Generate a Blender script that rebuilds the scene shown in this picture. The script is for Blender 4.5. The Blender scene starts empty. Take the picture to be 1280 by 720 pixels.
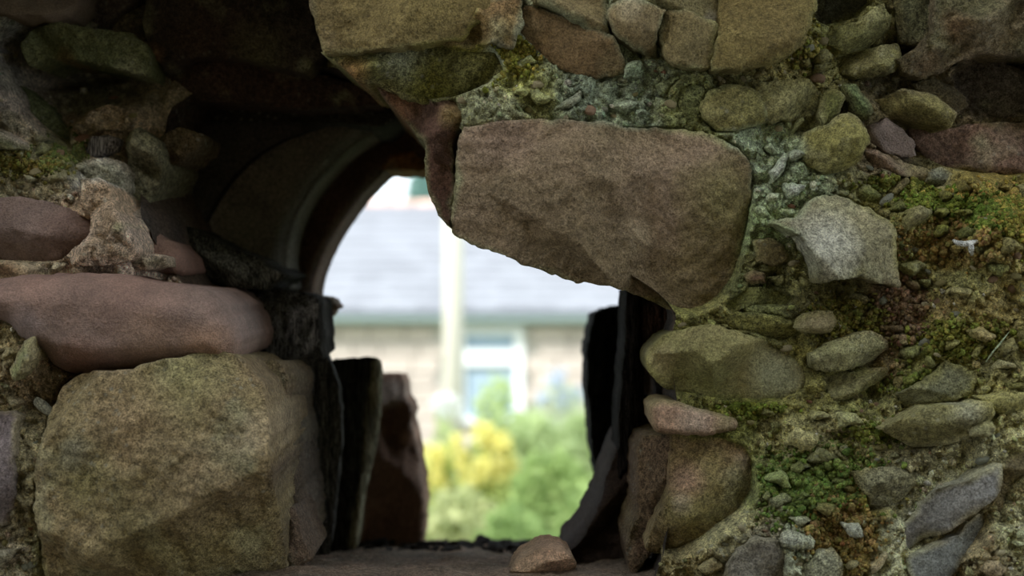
import bpy, math, random
import numpy as np
from mathutils import Vector, Matrix
from mathutils.geometry import delaunay_2d_cdt

random.seed(7)
rng = np.random.default_rng(7)
SC = bpy.context.scene
COL = SC.collection
K = 0.72 / 1280.0            # metres per pixel at one metre distance (50 mm lens, 36 mm sensor)
CH = 3.0                     # eye height above the garden level

# ------------------------------------------------------------------ camera
cam = bpy.data.cameras.new('camera')
cam.lens = 50; cam.sensor_width = 36
cam.clip_start = 0.05; cam.clip_end = 300
cam.dof.use_dof = True; cam.dof.focus_distance = 1.66; cam.dof.aperture_fstop = 2.8
camo = bpy.data.objects.new('camera', cam); COL.objects.link(camo)
camo.location = (0, 0, CH); camo.rotation_euler = (math.radians(90), 0, 0)
SC.camera = camo

# ------------------------------------------------------------------ sky, sun, exposure
w = bpy.data.worlds.new('sky'); SC.world = w; w.use_nodes = True
nt = w.node_tree; bg = nt.nodes['Background']
bg.inputs['Color'].default_value = (0.86, 0.95, 1.0, 1)
bg.inputs['Strength'].default_value = 1.0
sun = bpy.data.lights.new('sun', 'SUN'); sun.energy = 2.1; sun.angle = math.radians(12); sun.color = (1, .96, .9)
suno = bpy.data.objects.new('sun', sun); COL.objects.link(suno)
suno.rotation_euler = Vector((-0.5, -0.6, 0.62)).to_track_quat('Z', 'Y').to_euler()
SC.view_settings.view_transform = 'Standard'; SC.view_settings.look = 'None'
SC.view_settings.gamma = 1; SC.view_settings.exposure = 1.22
SC.cycles.use_denoising = True

# ------------------------------------------------------------------ helpers
def lin(c):
    c = c / 255.0
    return c / 12.92 if c <= .04045 else ((c + .055) / 1.055) ** 2.4
GAIN = 2.0
def RGB(r, g, b, gain=GAIN):
    c = np.array([lin(v) * gain for v in (r, g, b)]); y = c @ np.array([.25, .65, .10])
    return np.minimum(.85, c * .93 + y * .07)

def P(px, py, Y):
    return (px - 640) * K * Y, Y, CH + (360 - py) * K * Y

def hash3(i, j, k, s):
    n = (i * 374761393 + j * 668265263 + k * 2147483647 + s * 974634777) & 0xffffffff
    n = ((n ^ (n >> 13)) * 1274126177) & 0xffffffff
    n = ((n ^ (n >> 16)) * 2246822519) & 0xffffffff
    return ((n ^ (n >> 15)) & 0xffffff) / float(0xffffff)

def vnoise(p, s=0):
    f = np.floor(p).astype(np.int64); t = p - f
    t = t * t * (3 - 2 * t)
    r = 0
    for a in (0, 1):
        for b in (0, 1):
            for c in (0, 1):
                wgt = (t[:, 0] if a else 1 - t[:, 0]) * (t[:, 1] if b else 1 - t[:, 1]) * (t[:, 2] if c else 1 - t[:, 2])
                r = r + wgt * hash3(f[:, 0] + a, f[:, 1] + b, f[:, 2] + c, s)
    return r * 2 - 1

def fbm(p, octv=4, s=0, gain=.5):
    r = 0; a = 1; n = 0
    for o in range(octv):
        r = r + a * vnoise(p * (2.03 ** o) + o * 17.3, s + o); n += a; a *= gain
    return r / n

def pip(poly, pts):
    x, y = pts[:, 0], pts[:, 1]; ins = np.zeros(len(pts), bool)
    x1, y1 = poly[:, 0], poly[:, 1]; x2, y2 = np.roll(x1, -1), np.roll(y1, -1)
    for a, b, c, d in zip(x1, y1, x2, y2):
        if b == d: continue
        ins ^= ((b > y) != (d > y)) & (x < (c - a) * (y - b) / (d - b) + a)
    return ins

def edist(poly, pts):
    a = poly; b = np.roll(poly, -1, 0); out = np.full(len(pts), 1e9)
    for p, q in zip(a, b):
        d = q - p; l = (d @ d) or 1e-9
        t = np.clip(((pts - p) @ d) / l, 0, 1)
        e = pts - (p + t[:, None] * d)
        out = np.minimum(out, (e * e).sum(1))
    return np.sqrt(out)

def chaikin(poly, n):
    for _ in range(n):
        q = np.roll(poly, -1, 0)
        poly = np.stack([poly * .75 + q * .25, poly * .25 + q * .75], 1).reshape(-1, 2)
    return poly

def resample(poly, sp):
    q = np.roll(poly, -1, 0); L = np.sqrt(((q - poly) ** 2).sum(1)); cum = np.concatenate([[0], np.cumsum(L)])
    n = max(6, int(cum[-1] / sp)); s = np.linspace(0, cum[-1], n, endpoint=False)
    cl = np.vstack([poly, poly[:1]])
    return np.stack([np.interp(s, cum, cl[:, 0]), np.interp(s, cum, cl[:, 1])], 1)

def mkmesh(name, v, f, mat, col=None, parent=None, smooth=True):
    me = bpy.data.meshes.new(name)
    me.from_pydata([tuple(x) for x in v], [], [tuple(x) for x in f])
    if col is not None:
        at = me.attributes.new('Col', 'FLOAT_COLOR', 'POINT')
        c = np.ones((len(v), 4), np.float32); c[:, :3] = col
        at.data.foreach_set('color', c.ravel())
    if smooth: me.polygons.foreach_set('use_smooth', [True] * len(me.polygons))
    if mat: me.materials.append(mat)
    o = bpy.data.objects.new(name, me); COL.objects.link(o)
    if parent: o.parent = parent
    return o

def tag(o, label=None, cat=None, group=None, kind=None):
    if label: o['label'] = label
    if cat: o['category'] = cat
    if group: o['group'] = group
    if kind: o['kind'] = kind
    return o

def empty(name, loc=(0, 0, 0)):
    o = bpy.data.objects.new(name, None); COL.objects.link(o); o.location = loc
    o.empty_display_size = .1
    return o

def merge(parts):
    v = []; f = []; c = []; n = 0
    for pv, pf, pc in parts:
        v.append(pv); c.append(pc); f += [[i + n for i in q] for q in pf]; n += len(pv)
    return np.vstack(v), f, np.vstack(c)

# ------------------------------------------------------------------ materials
def mat_rock(name, fine, lo, hi, bump, bdist, rough=.9, speck=0, spec=.25, streak=None):
    """vertex attribute Col times procedural grain; bump at grain scale"""
    m = bpy.data.materials.new(name); m.use_nodes = True; t = m.node_tree; N = t.nodes; L = t.links
    b = N['Principled BSDF']; b.inputs['Roughness'].default_value = rough
    b.inputs['Specular IOR Level'].default_value = spec
    at = N.new('ShaderNodeAttribute'); at.attribute_name = 'Col'
    tc = N.new('ShaderNodeTexCoord'); src = tc.outputs['Object']
    if streak:
        mp = N.new('ShaderNodeMapping'); mp.inputs['Scale'].default_value = streak; L.new(src, mp.inputs['Vector']); src = mp.outputs['Vector']
    n1 = N.new('ShaderNodeTexNoise'); n1.inputs['Scale'].default_value = fine; n1.inputs['Detail'].default_value = 6
    n1.inputs['Roughness'].default_value = .7; L.new(src, n1.inputs['Vector'])
    n2 = N.new('ShaderNodeTexNoise'); n2.inputs['Scale'].default_value = fine * .12; n2.inputs['Detail'].default_value = 5
    L.new(src, n2.inputs['Vector'])
    r1 = N.new('ShaderNodeMapRange'); r1.inputs['From Min'].default_value = .38; r1.inputs['From Max'].default_value = .62
    r1.inputs['To Min'].default_value = lo; r1.inputs['To Max'].default_value = hi; L.new(n1.outputs['Fac'], r1.inputs['Value'])
    r2 = N.new('ShaderNodeMapRange'); r2.inputs['From Min'].default_value = .3; r2.inputs['From Max'].default_value = .7
    r2.inputs['To Min'].default_value = .8; r2.inputs['To Max'].default_value = 1.2; L.new(n2.outputs['Fac'], r2.inputs['Value'])
    mu0 = N.new('ShaderNodeMath'); mu0.operation = 'MULTIPLY'; L.new(r1.outputs[0], mu0.inputs[0]); L.new(r2.outputs[0], mu0.inputs[1])
    n5 = N.new('ShaderNodeTexNoise'); n5.inputs['Scale'].default_value = 520; n5.inputs['Detail'].default_value = 2; L.new(src, n5.inputs['Vector'])
    r5 = N.new('ShaderNodeMapRange'); r5.inputs['From Min'].default_value = .36; r5.inputs['From Max'].default_value = .64
    r5.inputs['To Min'].default_value = 1 - (hi - lo) * .45; r5.inputs['To Max'].default_value = 1 + (hi - lo) * .45; L.new(n5.outputs['Fac'], r5.inputs['Value'])
    mu = N.new('ShaderNodeMath'); mu.operation = 'MULTIPLY'; L.new(mu0.outputs[0], mu.inputs[0]); L.new(r5.outputs[0], mu.inputs[1])
    vm = N.new('ShaderNodeVectorMath'); vm.operation = 'SCALE'; L.new(at.outputs['Color'], vm.inputs[0]); L.new(mu.outputs[0], vm.inputs['Scale'])
    col = vm.outputs[0]
    if speck:
        vo = N.new('ShaderNodeTexVoronoi'); vo.inputs['Scale'].default_value = fine * .6; L.new(src, vo.inputs['Vector'])
        rr = N.new('ShaderNodeMapRange'); rr.inputs['From Min'].default_value = .12; rr.inputs['From Max'].default_value = .3
        rr.inputs['To Min'].default_value = speck; rr.inputs['To Max'].default_value = 0; L.new(vo.outputs['Distance'], rr.inputs['Value'])
        m3 = N.new('ShaderNodeTexNoise'); m3.inputs['Scale'].default_value = fine * .1; L.new(src, m3.inputs['Vector'])
        m4 = N.new('ShaderNodeMapRange'); m4.inputs['From Min'].default_value = .5; m4.inputs['From Max'].default_value = .62; L.new(m3.outputs['Fac'], m4.inputs['Value'])
        m5 = N.new('ShaderNodeMath'); m5.operation = 'MULTIPLY'; L.new(rr.outputs[0], m5.inputs[0]); L.new(m4.outputs[0], m5.inputs[1])
        mx = N.new('ShaderNodeMix'); mx.data_type = 'RGBA'; L.new(m5.outputs[0], mx.inputs['Factor'])
        L.new(col, mx.inputs['A']); mx.inputs['B'].default_value = (.5, .49, .4, 1); col = mx.outputs['Result']
    L.new(col, b.inputs['Base Color'])
    bp = N.new('ShaderNodeBump'); bp.inputs['Strength'].default_value = bump; bp.inputs['Distance'].default_value = bdist
    b5 = N.new('ShaderNodeBump'); b5.inputs['Strength'].default_value = bump; b5.inputs['Distance'].default_value = bdist * .35; L.new(n5.outputs['Fac'], b5.inputs['Height'])
    L.new(n1.outputs['Fac'], bp.inputs['Height']); L.new(b5.outputs['Normal'], bp.inputs['Normal']); L.new(bp.outputs['Normal'], b.inputs['Normal'])
    return m

M = {}
M['sand'] = mat_rock('sandstone', 190, .70, 1.30, 1.0, .009, .92)
M['rough'] = mat_rock('rough_stone', 150, .6, 1.4, 1.0, .010, .92, speck=.3)
M['mortar'] = mat_rock('lime_mortar', 150, .5, 1.5, 1.0, .012, .95, speck=.5)
M['slate'] = mat_rock('weathered_slate', 130, .4, 1.7, 1.0, .006, .95, spec=.06, streak=(1, 1, .10))
M['moss'] = mat_rock('moss', 300, .6, 1.4, .8, .005, 1.0, spec=.1)
M['smooth'] = mat_rock('worn_red_sandstone', 260, .84, 1.16, .7, .004, .7, spec=.3)

def flat(name, rgb, rough=.6, spec=.5, var=0, scale=8, metal=0):
    m = bpy.data.materials.new(name); m.use_nodes = True; t = m.node_tree; N = t.nodes; L = t.links
    b = N['Principled BSDF']; b.inputs['Roughness'].default_value = rough; b.inputs['Metallic'].default_value = metal
    b.inputs['Specular IOR Level'].default_value = spec
    b.inputs['Base Color'].default_value = (*rgb, 1)
    if var:
        n = N.new('ShaderNodeTexNoise'); n.inputs['Scale'].default_value = scale; n.inputs['Detail'].default_value = 5
        tc = N.new('ShaderNodeTexCoord'); L.new(tc.outputs['Object'], n.inputs['Vector'])
        oi = N.new('ShaderNodeObjectInfo')
        ad = N.new('ShaderNodeMath'); ad.operation = 'ADD'; L.new(n.outputs['Fac'], ad.inputs[0])
        q = N.new('ShaderNodeMath'); q.operation = 'MULTIPLY'; q.inputs[1].default_value = 1.0; L.new(oi.outputs['Random'], q.inputs[0]); L.new(q.outputs[0], ad.inputs[1])
        r = N.new('ShaderNodeMapRange'); r.inputs['From Min'].default_value = .3; r.inputs['From Max'].default_value = 1.7
        r.inputs['To Min'].default_value = 1 - var; r.inputs['To Max'].default_value = 1 + var; L.new(ad.outputs[0], r.inputs['Value'])
        v = N.new('ShaderNodeVectorMath'); v.operation = 'SCALE'; v.inputs[0].default_value = rgb; L.new(r.outputs[0], v.inputs['Scale'])
        L.new(v.outputs[0], b.inputs['Base Color'])
    return m

# ------------------------------------------------------------------ near wall: depth and colour of the mortar bed
DEPTH = [(45, 94, 1.93), (70, 97, 1.97), (95, 98, 1.98), (120, 99, 1.98), (145, 101, 1.96), (0, 0, 1.80), (90, 60, 1.85), (190, 60, 1.93), (290, 40, 2.0), (370, 40, 1.98), (150, 150, 1.84), (200, 210, 1.88),
         (0, 120, 1.78), (0, 200, 1.74), (60, 235, 1.73), (120, 290, 1.70), (200, 330, 1.78), (0, 330, 1.68), (150, 335, 1.69), (0, 450, 1.60),
         (50, 600, 1.58), (150, 600, 1.62), (60, 720, 1.58), (320, 600, 1.7), (330, 470, 1.72),
         (480, 20, 1.66), (600, 60, 1.66), (660, 120, 1.655), (780, 120, 1.66), (800, 20, 1.66), (950, 60, 1.66), (900, 180, 1.66),
         (960, 230, 1.655), (990, 320, 1.66), (1050, 30, 1.68), (1060, 140, 1.665), (1110, 100, 1.72), (1200, 30, 1.68), (1150, 180, 1.74), (1250, 100, 1.75),
         (1240, 200, 1.75), (1110, 210, 1.67), (1220, 235, 1.64), (1250, 290, 1.60), (1150, 290, 1.645), (1130, 380, 1.655), (1240, 400, 1.62), (1060, 380, 1.665),
         (1090, 460, 1.65), (1200, 480, 1.63), (1000, 420, 1.655), (930, 400, 1.655), (960, 560, 1.64), (1060, 560, 1.625), (1260, 500, 1.60),
         (1180, 590, 1.61), (1250, 560, 1.585), (1100, 680, 1.59), (1260, 700, 1.57), (1010, 640, 1.60), (900, 690, 1.61), (980, 720, 1.59), (830, 720, 1.63),
         (860, 440, 1.66), (850, 600, 1.67), (400, 740, 1.72), (700, 740, 1.72),
         (-400, 360, 1.62), (1680, 360, 1.60), (640, -300, 1.62), (640, 1000, 1.62), (-200, 0, 1.74), (-200, 800, 1.60), (1480, 0, 1.66), (1480, 720, 1.58)]
DC = np.array(DEPTH, float)
def baseY(p):
    out = np.zeros(len(p)); sw = np.zeros(len(p))
    for x, y, d in DC:
        q = ((p[:, 0] - x) ** 2 + (p[:, 1] - y) ** 2 + 300.0) ** -1.6
        out += q * d; sw += q
    return out / sw

TINT = [(60, 20, 85, 85, 65), (10, 30, 105, 105, 95), (30, 60, 110, 105, 95), (120, 110, 90, 88, 70), (190, 10, 130, 120, 105), (180, 60, 105, 95, 75), (300, 30, 70, 58, 45),
        (100, 90, 90, 85, 70), (0, 140, 120, 110, 100), (30, 160, 150, 135, 120), (20, 200, 90, 85, 55), (70, 190, 95, 90, 60), (110, 165, 130, 110, 90), (115, 215, 145, 140, 130),
        (40, 235, 125, 115, 90), (120, 250, 140, 118, 95), (180, 190, 105, 90, 70), (200, 240, 75, 75, 55), (150, 310, 150, 130, 115),
        (10, 440, 120, 108, 78), (30, 540, 115, 105, 78), (50, 480, 112, 95, 70), (20, 690, 120, 110, 90), (70, 700, 95, 90, 55), (60, 600, 110, 100, 72),
        (330, 470, 90, 75, 55), (350, 600, 60, 48, 38),
        (470, 90, 110, 105, 70), (590, 70, 112, 108, 45), (630, 70, 120, 125, 110), (650, 110, 118, 118, 70), (720, 110, 100, 108, 90), (800, 130, 105, 112, 92),
        (860, 150, 100, 102, 62), (620, 140, 120, 122, 95), (960, 200, 125, 135, 110), (990, 240, 128, 138, 108), (945, 290, 118, 130, 90), (1000, 90, 105, 98, 58),
        (980, 60, 100, 92, 52), (1040, 40, 100, 98, 58), (960, 330, 95, 92, 55), (1040, 370, 90, 85, 48), (930, 370, 90, 92, 55), (900, 400, 105, 100, 58),
        (1110, 110, 80, 72, 50), (1200, 30, 85, 75, 58), (1250, 100, 80, 70, 60), (1110, 200, 100, 88, 68), (1160, 225, 112, 105, 72), (1120, 235, 95, 92, 48),
        (1230, 230, 115, 100, 48), (1190, 265, 90, 90, 32), (1260, 260, 105, 95, 42), (1230, 265, 62, 72, 25), (1150, 330, 120, 115, 70), (1190, 310, 105, 88, 42), (1130, 390, 92, 72, 52),
        (1200, 350, 128, 124, 78), (1260, 340, 122, 112, 66), (1240, 400, 118, 105, 62), (1180, 400, 120, 105, 66), (1120, 430, 100, 82, 55), (1200, 440, 110, 105, 55), (1170, 420, 85, 88, 35),
        (1250, 450, 110, 104, 66), (1150, 450, 95, 92, 50), (1260, 495, 125, 118, 70), (1000, 500, 105, 100, 55), (940, 510, 92, 92, 42), (1060, 500, 100, 98, 55), (980, 555, 128, 122, 80),
        (1040, 540, 122, 116, 80), (1080, 560, 105, 98, 62), (1000, 600, 84, 88, 44), (1040, 620, 70, 80, 34), (960, 600, 105, 110, 62), (1050, 660, 98, 84, 44), (1080, 620, 92, 82, 34),
        (1130, 580, 118, 112, 84), (1070, 700, 92, 78, 34), (1160, 600, 146, 142, 112), (1100, 660, 150, 148, 118), (1230, 560, 148, 143, 110), (1110, 710, 142, 140, 108), (1270, 530, 140, 134, 92),
        (1260, 660, 138, 134, 100), (1210, 690, 112, 100, 72), (1240, 640, 110, 98, 62), (1000, 680, 128, 130, 108), (920, 660, 122, 116, 82), (950, 690, 110, 104, 84), (870, 710, 108, 98, 66),
        (890, 550, 92, 92, 42), (830, 600, 78, 62, 44), (400, 740, 80, 66, 52), (760, 740, 80, 66, 52), (800, 250, 80, 70, 60), (860, 400, 98, 95, 50)]
TC = np.array([(x, y, *(RGB(r, g, b) * (1.4 if x < 260 and y < 300 else 1.32))) for x, y, r, g, b in TINT])
def tint(p, seed=5):
    q3 = np.column_stack([p * .03, np.zeros(len(p))])
    p = p + np.column_stack([vnoise(q3, seed), vnoise(q3 + 50, seed)]) * 16 + np.column_stack([vnoise(q3 * 4, seed), vnoise(q3 * 4 + 50, seed)]) * 8
    out = np.zeros((len(p), 3)); sw = np.zeros(len(p))
    for t in TC:
        q = ((p[:, 0] - t[0]) ** 2 + (p[:, 1] - t[1]) ** 2 + 60.0) ** -2.2
        out += q[:, None] * t[2:5]; sw += q
    return out / sw[:, None]

STONES = []       # filled first, so that the mortar knows where they sit
def S(poly, col, B=.03, r=None, out=0.0, Y=None, T=.12, sm=0, mat='rough', fac=(), tilt=(0, 0), na=.004, nf=14, an=(1, 1), col2=None, cs=10, blobs=(),
      name='stone', label=None, sp=3.6, taper=.9, jit=1.9, root=None, cat=None, group=None, seed=None):
    if Y is None: B = B * (.8 if out >= .025 else .62); out = out * .8 - .001; r = (r or 12) * .8
    STONES.append(dict(poly=np.array(poly, float), col=col, B=B, r=r, out=out, Y=Y, T=T, sm=sm, mat=mat, fac=fac, tilt=tilt, na=na, nf=nf, an=an, col2=col2,
                       cs=cs, blobs=blobs, name=name, label=label, sp=sp, taper=taper, jit=jit, root=root, cat=cat, group=group,
                       seed=len(STONES) * 13 + 3 if seed is None else seed))

OL = (108, 100, 62)     # olive stone
# --- the long stone across the top of the opening
S([(572, 160), (600, 153), (645, 147), (690, 147), (730, 151), (760, 152), (790, 160), (830, 157), (870, 162), (905, 172), (932, 188), (946, 215), (943, 260), (935, 310), (925, 352),
   (903, 380), (872, 394), (848, 391), (815, 373), (780, 362), (750, 355), (715, 352), (690, 342), (660, 334), (640, 322), (610, 313), (575, 299), (562, 285), (565, 250), (569, 200)],
  (122, 103, 83), B=.06, r=22, out=.045, T=.25, sm=1, mat='sand', fac=[(560, 258, 760, 222, .26), (850, 400, 905, 165, .14)],
  na=.009, nf=9, col2=(108, 93, 70), cs=9, blobs=[(915, 260, 60, (108, 100, 60), .8), (880, 350, 60, (112, 98, 66), .7), (620, 165, 40, (128, 106, 92), .5), (800, 290, 25, (140, 128, 104), .4)],
  name='lintel_stone', label='long reddish-brown sandstone block jutting over the opening')
# --- reddish piece left of it
S([(468, 103), (500, 118), (545, 126), (570, 118), (581, 150), (568, 170), (565, 250), (562, 285), (550, 272), (541, 252), (534, 236), (531, 210), (531, 178), (508, 150), (485, 128)],
  (88, 66, 55), B=.03, r=14, Y=1.70, T=.35, na=.006, nf=14, mat='sand', taper=.97, col2=(80, 55, 45), blobs=[(565, 148, 16, (120, 100, 62), .9), (500, 125, 25, (125, 85, 55), .6)], label='dark reddish stone end beside the long jutting block')
# --- top left overhanging stones
S([(376, -40), (640, -40), (642, -8), (625, 15), (592, 28), (578, 46), (546, 50), (500, 60), (450, 62), (402, 64), (390, 30)], (112, 98, 58), B=.04, r=18, out=.05, T=.3, mat='sand', na=.006, nf=14,
  fac=[(380, 5, 620, 0, .25)], col2=(98, 84, 52), cs=8, blobs=[(410, 50, 14, (128, 112, 80), .6)])
S([(398, 62), (445, 64), (500, 58), (530, 45), (548, 48), (575, 60), (620, 62), (634, 84), (612, 104), (590, 116), (545, 126), (506, 120), (476, 106), (444, 100), (430, 84)], (112, 108, 62),
  B=.035, r=16, out=.03, T=.25, mat='mortar', na=.009, nf=22, col2=(88, 86, 42), cs=16, fac=[(420, 80, 620, 88, .7)],
  blobs=[(500, 72, 30, (120, 122, 100), .7), (440, 90, 25, (128, 88, 50), .7), (540, 105, 30, (95, 92, 30), .8)], label='mossy greenish stone overhanging the dark arch')
S([(546, 48), (566, 26), (590, 22), (600, 0), (652, -4), (655, 30), (640, 60), (612, 52), (585, 60), (565, 56)], (118, 92, 62), B=.025, r=12, out=.02, na=.008, nf=20, mat='rough', col2=(100, 90, 50))
# --- upper middle
S([(645, 20), (657, 5), (673, 10), (703, 20), (733, 35), (767, 50), (773, 63), (783, 87), (782, 93), (753, 97), (727, 95), (703, 85), (687, 77), (660, 53), (647, 38)], (112, 90, 62), B=.03, r=14, out=.015,
  mat='sand', fac=[(650, 30, 775, 62, .5)], na=.004, blobs=[(665, 35, 14, (130, 112, 84), .6), (770, 85, 20, (125, 112, 82), .5)])
S([(658, -30), (762, -30), (763, 13), (758, 33), (764, 47), (740, 44), (712, 28), (690, 12), (667, 2)], (126, 112, 80), B=.03, r=12, out=.025, mat='sand', na=.004, col2=(112, 98, 66))
S([(763, 7), (790, 3), (817, 11), (831, 15), (822, 37), (821, 57), (830, 76), (820, 75), (797, 65), (770, 48), (759, 27), (758, 15)], (122, 106, 76), B=.03, r=12, out=.025, mat='sand',
  fac=[(760, 25, 825, 50, .5)], na=.003, blobs=[(785, 15, 14, (150, 138, 112), .6)])
S([(833, 15), (857, 14), (880, 25), (895, 32), (896, 44), (885, 88), (860, 88), (837, 80), (828, 67), (823, 53), (821, 40)], (118, 103, 70), B=.03, r=13, out=.025, mat='sand', na=.004, nf=20)
S([(765, -30), (900, -30), (897, 28), (887, 28), (833, 12), (806, 8), (790, 2), (766, 5)], (114, 104, 72), B=.03, r=10, out=.02, mat='sand', na=.003, blobs=[(890, 22, 10, (145, 138, 125), .7)])
S([(898, 30), (900, -30), (1024, -30), (1020, 6), (1012, 32), (1003, 58), (975, 76), (950, 84), (927, 90), (886, 90)], (110, 100, 56), B=.032, r=16, out=.03, mat='sand', na=.004, nf=16, col2=(102, 88, 50), cs=8, T=.2)
# --- right of the long stone
S([(886, 112), (907, 106), (940, 110), (952, 128), (962, 148), (955, 154), (920, 165), (895, 163), (880, 150), (874, 128)], (112, 104, 62), B=.022, r=12, out=.008, na=.004, nf=24, blobs=[(885, 145, 12, (125, 118, 75), .5)])
S([(848, 108), (876, 104), (882, 120), (872, 152), (858, 156), (846, 130)], (98, 102, 64), B=.012, r=8, out=.004, mat='mortar')
S([(945, 106), (975, 101), (1010, 101), (1028, 112), (1026, 133), (1017, 144), (987, 151), (962, 155), (948, 140), (941, 120)], (118, 112, 74), B=.026, r=10, out=.012, na=.004, nf=20)
S([(1027, 117), (1043, 110), (1055, 122), (1050, 143), (1029, 160), (1024, 144)], (92, 92, 48), B=.02, r=9, out=.014)
S([(1053, 106), (1072, 104), (1083, 124), (1091, 140), (1080, 152), (1064, 146), (1055, 124)], (98, 108, 70), B=.02, r=8, out=.01, mat='mortar')
S([(1007, 165), (1027, 158), (1042, 148), (1057, 142), (1070, 150), (1079, 162), (1084, 178), (1073, 200), (1057, 213), (1030, 219), (1010, 207), (998, 187)], (124, 116, 66), B=.035, r=14, out=.025,
  fac=[(1000, 185, 1082, 180, .55)], na=.006, nf=22, mat='rough', label='yellowish rounded stone with a split across it, right of the long block')
S([(1030, 40), (1047, 30), (1073, 26), (1093, 8), (1107, 3), (1117, 20), (1113, 37), (1088, 60), (1057, 63), (1035, 50)], (102, 100, 62), B=.03, r=9, out=.02, fac=[(1030, 36, 1110, 18, .8)], na=.004,
  blobs=[(1085, 20, 20, (132, 128, 90), .6)])
S([(1020, -30), (1100, -30), (1092, 4), (1072, 24), (1046, 28), (1030, 36), (1018, 20)], (70, 68, 55), B=.012, r=8, out=-.03, mat='rough')
S([(1046, 68), (1080, 62), (1123, 56), (1124, 74), (1117, 90), (1093, 95), (1070, 101), (1052, 92)], (112, 106, 68), B=.028, r=9, out=.025, fac=[(1046, 85, 1124, 78, .4)], na=.004)
S([(1113, -30), (1180, -30), (1172, 30), (1152, 58), (1128, 54), (1118, 20)], (88, 86, 62), B=.02, r=10, out=.005, mat='mortar', na=.008)
S([(1173, -30), (1330, -30), (1330, 62), (1280, 64), (1247, 62), (1213, 68), (1193, 84), (1170, 90), (1140, 86), (1126, 68), (1152, 58), (1170, 34)], (100, 84, 66), B=.045, r=16, out=.06, T=.2, mat='rough',
  fac=[(1130, 45, 1330, 30, .7)], na=.012, nf=14, col2=(84, 80, 56), blobs=[(1250, 45, 30, (128, 112, 90), .6), (1200, 30, 20, (115, 84, 60), .5)], label='brown stone overhanging the dark gap at the upper right')
S([(1193, 84), (1213, 75), (1243, 77), (1277, 86), (1320, 88), (1320, 148), (1280, 146), (1253, 150), (1227, 140), (1203, 126), (1190, 100)], (92, 84, 78), B=.03, r=12, out=.01, mat='mortar', na=.01, nf=22, col2=(102, 88, 70))
S([(1137, 104), (1166, 97), (1192, 100), (1200, 118), (1213, 134), (1195, 142), (1172, 128), (1147, 116)], (86, 76, 58), B=.02, r=10, out=.0, mat='rough')
S([(1095, 124), (1120, 116), (1140, 116), (1163, 122), (1178, 134), (1190, 144), (1184, 161), (1153, 156), (1127, 148), (1099, 144)], (112, 102, 62), B=.034, r=10, out=.05, T=.2,
  fac=[(1095, 132, 1190, 145, .6)], na=.003, label='wedge-shaped olive stone poking out of the dark gap')
S([(1137, 160), (1160, 156), (1193, 158), (1240, 152), (1330, 150), (1330, 217), (1280, 218), (1227, 218), (1187, 212), (1163, 199), (1150, 182)], (106, 84, 72), B=.03, r=14, out=.02, mat='rough', T=.2,
  tilt=(0, .15), na=.006, nf=16, col2=(92, 72, 60), label='reddish-brown weathered stone under the dark gap at the right edge')
S([(1082, 155), (1105, 148), (1127, 160), (1143, 180), (1147, 196), (1127, 198), (1100, 187), (1082, 174)], (98, 86, 82), B=.02, r=9, out=.015, mat='smooth')
S([(1083, 178), (1110, 192), (1147, 206), (1176, 214), (1160, 224), (1133, 222), (1103, 212), (1080, 198)], (118, 96, 80), B=.02, r=8, out=.008)
S([(1160, 215), (1172, 208), (1188, 216), (1186, 232), (1170, 236), (1158, 228)], (112, 112, 98), B=.012, r=6, out=.004)
# --- the pale wedge
S([(960, 279), (978, 273), (1000, 270), (1013, 250), (1030, 244), (1050, 243), (1093, 260), (1117, 283), (1121, 323), (1127, 358), (1093, 356), (1068, 347), (1019, 353), (1010, 322), (993, 294), (975, 286)], (112, 106, 80), B=.03, r=10, out=.05, T=.18,
  fac=[(1085, 372, 1010, 250, -.0), (1050, 262, 1140, 330, -.35), (1135, 300, 1010, 262, .35)], na=.004, nf=18, mat='rough', col2=(122, 114, 88), blobs=[(1030, 310, 38, (146, 143, 130), .9), (1040, 335, 24, (142, 138, 120), .8)],
  label='pale grey angular stone with a sharp left edge, right of the long block')
S([(988, 408), (1003, 392), (1022, 390), (1037, 387), (1043, 403), (1038, 417), (1018, 417), (997, 415)], (134, 120, 90), B=.02, r=6, out=.02, mat='sand', fac=[(988, 408, 1043, 404, .4)], label='small pale flat-faced stone above the olive oval one')
S([(1010, 443), (1040, 425), (1087, 412), (1105, 421), (1113, 434), (1094, 453), (1053, 464), (1020, 463), (1010, 456)], (122, 118, 84), B=.03, r=10, out=.016, fac=[(1010, 448, 1110, 430, .5)], na=.005, col2=(102, 104, 60))
S([(1028, 470), (1060, 466), (1107, 459), (1112, 470), (1093, 480), (1067, 493), (1044, 503), (1032, 488)], (112, 106, 70), B=.024, r=8, out=.012, na=.004)
S([(1128, 277), (1137, 262), (1152, 256), (1166, 264), (1157, 277), (1142, 283), (1130, 292)], (118, 110, 76), B=.018, r=7, out=.012)
S([(940, 300), (962, 296), (980, 306), (984, 325), (966, 334), (946, 326)], (104, 92, 58), B=.02, r=9, out=.004)
S([(930, 345), (942, 336), (958, 342), (955, 354), (938, 357)], (108, 84, 66), B=.014, r=6, out=.006)
S([(903, 382), (935, 358), (975, 362), (1000, 372), (985, 384), (940, 382), (918, 392)], (96, 96, 52), B=.016, r=7, out=.004)
S([(888, 402), (925, 388), (965, 392), (996, 400), (1000, 418), (975, 428), (930, 414)], (110, 104, 54), B=.016, r=7, out=.006, mat='mortar', na=.006)
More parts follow.
